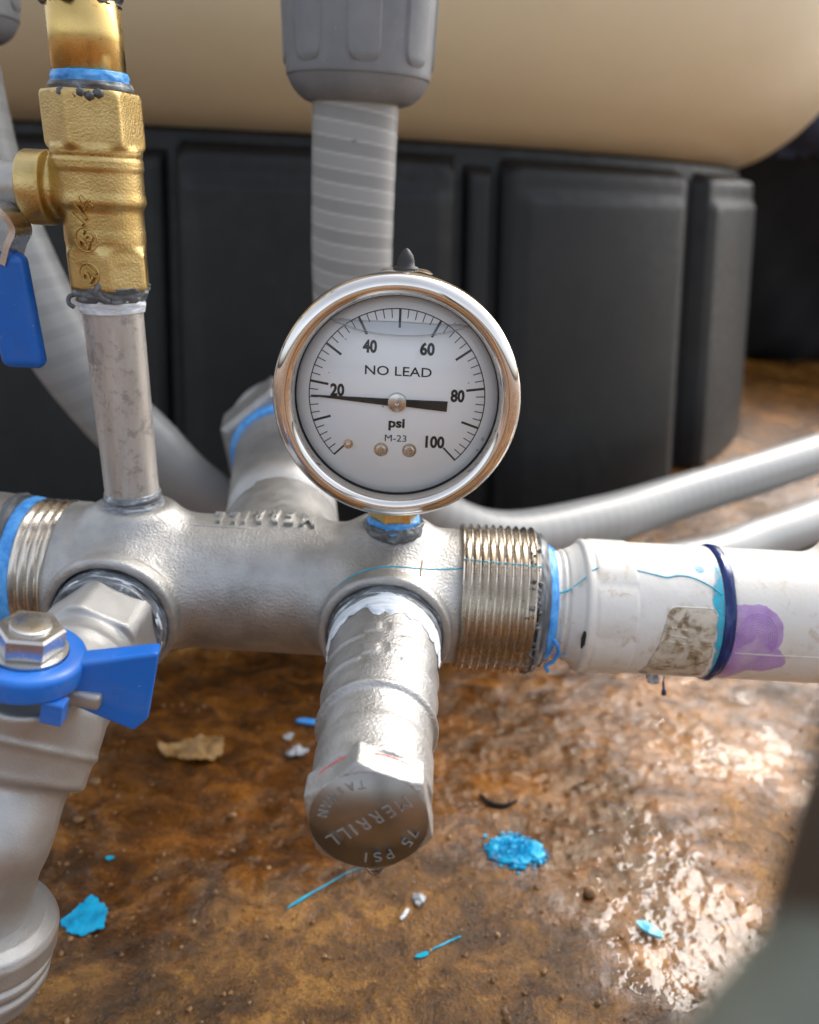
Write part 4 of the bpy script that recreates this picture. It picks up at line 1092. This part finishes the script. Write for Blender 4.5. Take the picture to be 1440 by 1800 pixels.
# ================================================================== OUT OF FOCUS THING NEAR THE LENS
def chain(P_, R_, n=40):
    p = catmull(P_, 10); rr = np.interp(np.linspace(0, 1, len(p)), np.linspace(0, 1, len(R_)), R_)
    return tube(p, rr, n)[:2]
V, Fc = chain([(30.6,36.8,231.8),(27.7,34.8,214.2),(25.2,32.4,200.6),(22.9,29.2,187.0),(22.0,26.4,163.0),(25.8,31,90),(25,30,40),(25,30,0)], [3.9,4.0,4.1,4.5,4.8,5,5,5])
o = obj('brown_post', V, Fc, M_brown, None, at=(25, 30, 0))
thing(o, 'blurred dark brown upright shape at the right edge close to the lens', 'post')
V, Fc = chain([(25.2,30.0,186.7),(22.2,26.8,183.2),(17.4,23.6,178.0),(14.4,20.8,168.6),(14.0,19.2,138.2),(16.5,23,60),(16,22,0)], [2.8,4.5,4.8,5.1,5.2,5.2,5.2])
o = obj('grey_green_pipe', V, Fc, M_olive, None, at=(16, 22, 0))
thing(o, 'blurred grey green bent pipe filling the lower right corner close to the lens', 'pipe')

# ================================================================== SCRAPS ON THE GROUND
def flake(name, cx, cy, radii, thick, mat, label, cat, rot=0.0, stretch=(1,1), curl=0.6, seed=0, group=None, lift=0.25, nr=8, rag=0.12, lump=0.0):
    n = 96; a = np.linspace(0, 2*pi, n, endpoint=False)
    base = np.interp(a, np.linspace(0, 2*pi, len(radii)+1), list(radii)+[radii[0]])
    for _ in range(4): base = (np.roll(base,1)+2*base+np.roll(base,-1))/4
    base = base*(1+rag*vnoise(np.cos(a)*7, np.sin(a)*7, 0, seed))
    k = np.linspace(0, 1, nr+1)[1:]
    X = np.outer(k, base*np.cos(a)*stretch[0]); Y = np.outer(k, base*np.sin(a)*stretch[1])
    c, s = cos(rot), sin(rot); X, Y = X*c-Y*s, X*s+Y*c
    Z = curl*fbm(X/5+seed, Y/5, 0, 3, seed)*1.4+lump*np.abs(fbm(X/1.6, Y/1.6, seed, 3, seed+4))*(1-np.outer(k**3, np.ones(n)))
    x = np.concatenate([[0], X.ravel()]); y = np.concatenate([[0], Y.ravel()]); z = np.concatenate([[Z[0].mean()], Z.ravel()])
    gz = ground_h(cx+x, cy+y); gz = np.maximum(gz, WL)
    top_ = np.stack([cx+x, cy+y, 0.7*gz+0.3*gz.max()+lift+z+thick], 1); bot = top_-np.array([0,0,thick])
    F_ = [[0, 1+j, 1+(j+1)%n] for j in range(n)]
    for i in range(nr-1):
        for j in range(n): F_.append([1+i*n+j, 1+(i+1)*n+j, 1+(i+1)*n+(j+1)%n, 1+i*n+(j+1)%n])
    N_ = len(top_); FB = [[N_+q for q in f[::-1]] for f in F_]
    e0 = 1+(nr-1)*n; SD = [[e0+j, N_+e0+j, N_+e0+(j+1)%n, e0+(j+1)%n] for j in range(n)]
    o = obj(name, np.concatenate([top_, bot]), F_+FB+SD, mat, None, at=(cx, cy, float(gz.mean())), sharp=60)
    return thing(o, label, cat, group)
GB = 'scraps of dried blue cement on the ground'
flake('cement_flake', -93.5, 184.5, [6.6,6.5,7.2,9.3,5.2,5.6,6.4,6.0,5.4,5.5,6.2,6.8], 0.5, M_cyan, 'largest flat bright blue flake of dried cement, beside the hose outlet at left', 'cement flake', 0.15, (1,1), 0.5, 3, GB, 0.5)
lump = flake('cement_flake', 42.5, 221, [9.5,9,6.5,7,9,7.5,10,8,6.5,7.5,7,9.5], 0.9, M_cyan, 'crumbled turquoise blue lump in the puddle right of the hexagon end', 'cement flake', 0.2, (1.05,0.85), 1.0, 8, GB, 0.3, 16, 0.12, 3.0)
cr = [(np.array([v.co[:] for v in lump.data.vertices])/MM, [list(p.vertices) for p in lump.data.polygons])]
for k in range(420):
    a = rng.uniform(0, 6.28); q = 9.5*sqrt(rng.random())*(1+0.12*rng.normal()); r_ = rng.uniform(0.25, 0.75)
    v = icoV*r_*(1+0.3*rng.normal(size=(len(icoV), 1)))+np.array([1.05*q*cos(a), 0.85*q*sin(a), 0.6+1.4*rng.random()*(1-(q/10.5)**2 if q < 10.5 else 0)])
    cr.append((v, icoF))
cv, cf = merge(*cr); lump.data.clear_geometry(); lump.data.from_pydata((cv*MM).tolist(), [], cf); lump.data.update()

flake('cement_flake', 82.3, 191.5, [3.2,2.4,2.6,3.0,3.4,2.2,1.9,2.2], 0.5, M_teal, 'small teal comma shaped flake at the edge of the puddle on the right', 'cement flake', -0.6, (1.35,0.8), 0.3, 12, GB)
flake('cement_flake', 10.2, 177.3, [2.0,1.2,0.9,1.1,1.9,1.1,0.9,1.2], 0.4, M_teal, 'narrow teal chip with a thread tail in front of the hexagon end', 'cement flake', 0.35, (1.2,0.8), 0.2, 14, GB)
flake('cement_flake', -94.8, 209.6, [1.2,0.9,1.0,1.1,1.2,0.9], 0.4, M_teal, 'tiny teal crumb behind the big blue flake', 'cement flake', 0.2, (1.2,0.8), 0.2, 15, GB)
def strand(name, pts, rad, mat, label, cat, group=None):
    p = catmull([(x, y, 0) for x, y in pts], 10); z = np.maximum(ground_h(p[:,0], p[:,1]), WL)+np.max(rad)*0.7
    for _ in range(4): z[1:-1] = np.maximum(z[1:-1], (z[:-2]+z[2:])/2)
    rr = np.interp(np.linspace(0,1,len(p)), np.linspace(0,1,len(rad)), rad)
    V, Fc, _ = tube(np.stack([p[:,0], p[:,1], z], 1), rr, 8)
    o = obj(name, V, Fc, mat, None, at=(p[0,0], p[0,1], float(z[0]))); return thing(o, label, cat, group)
strand('cement_strand', [(-32.5,192),(-29,195.5),(-24,200),(-17,206),(-8,212)], [0.3,0.6,0.3,0.15,0.1], M_teal, 'thin teal strand of cement trailing left below the hexagon end', 'cement strand', GB)
strand('cement_strand', [(12.5,178.6),(16,180.8),(19,183),(22,184.5)], [0.2,0.4,0.25,0.35], M_teal, 'thin broken teal thread lying beside the narrow teal chip', 'cement strand', GB)
flake('dry_leaf', -80.5, 266, [10,10.5,8.5,8,9.5,15,8.5,7,8,10], 0.7, M_leaf, 'curled tan dry leaf lying in the brown water at left', 'leaf', 0.06, (1.12,0.85), 2.4, 21, None, 2.2, 10, 0.1)
flake('tape_scrap', -37.5, 289, [6,3,2.2,3,6,3,2.2,3], 0.5, M_tapeb, 'short blue scrap on the ground touching the left edge of the relief valve', 'scrap', -0.1, (1.2,0.7), 0.4, 23)
GS = 'pale scraps on the ground'
flake('paste_scrap', -40.2, 269, [4.2,3,3.6,2.8,4.4,3.4,2.9,3.2], 0.8, M_scrap, 'knobbly pale grey paste scrap between the leaf and the relief valve', 'scrap', 0.3, (1,0.8), 0.8, 25, GS, 0.6, 10, 0.35, 1.8)
flake('paste_scrap', -45.5, 278, [2.4,1.6,2.0,1.5,2.5,1.8], 0.6, M_scrap, 'small grey scrap just under the short blue scrap', 'scrap', 0.9, (1,0.8), 0.6, 27, GS, 0.6, 8, 0.35, 1.2)
flake('paste_scrap', 9.0, 197.5, [2.6,2.0,2.2,1.7,2.5,2.0], 0.5, M_scrap, 'grey translucent scrap right of and below the hexagon end', 'scrap', 0.4, (0.8,1.1), 0.8, 29, GS, 0.5, 8, 0.3, 1.5)
flake('paste_scrap', 4.6, 191, [2.8,1.0,0.7,1.0,2.6,1.0,0.7,1.0], 0.4, M_tapew, 'slim white sliver on the ground below the hexagon end', 'scrap', 1.1, (1,0.8), 0.4, 30, GS, 0.5)
strand('twig', [(32,249),(36,244.5),(41,243.8),(46,247)], [0.5,0.9,0.8,0.4], M_dark, 'short dark curved twig in the puddle right of the relief valve', 'twig')
for k, (x, y, r, lb) in enumerate(((-58.5,232,1.5,'round pebble in the water left of the hexagon end, nearest to it'), (-113,246,1.9,'wet pebble between the drain valve and the dry leaf'), (-112,226,1.7,'wet pebble behind the big blue flake at left'), (66,205,2.2,'dark pebble between the blue lump and the teal comma shaped flake'), (30,146,1.2,'small pale pebble at the bottom of the picture'))):
    v = icoV*np.array([1.2,0.9,0.8])*r*(1+0.15*rng.normal(size=(len(icoV),1)))+np.array([x, y, max(gh(x, y), WL)+0.3*r])
    thing(obj('pebble', v, icoF, M_peb, None, at=(x, y, gh(x, y))), lb, 'pebble', 'pebbles on the wet ground')

# paste smeared over the last threads and over the flats of the brass valve
for k in range(46):
    a = rng.uniform(radians(15), radians(150)); x = 36.2-abs(rng.normal(0, 1.3)); r_ = rng.uniform(0.3, 0.9)
    v = icoV*np.array([0.9, 0.45, 0.9])*r_*(1+0.25*rng.normal(size=(len(icoV), 1)))+np.array([x, 212-20.9*sin(a), 103.4+20.9*cos(a)])
    sm = (v, icoF) if k == 0 else merge(sm, (v, icoF))
obj('sealant_smear', *sm, M_doped, ad)
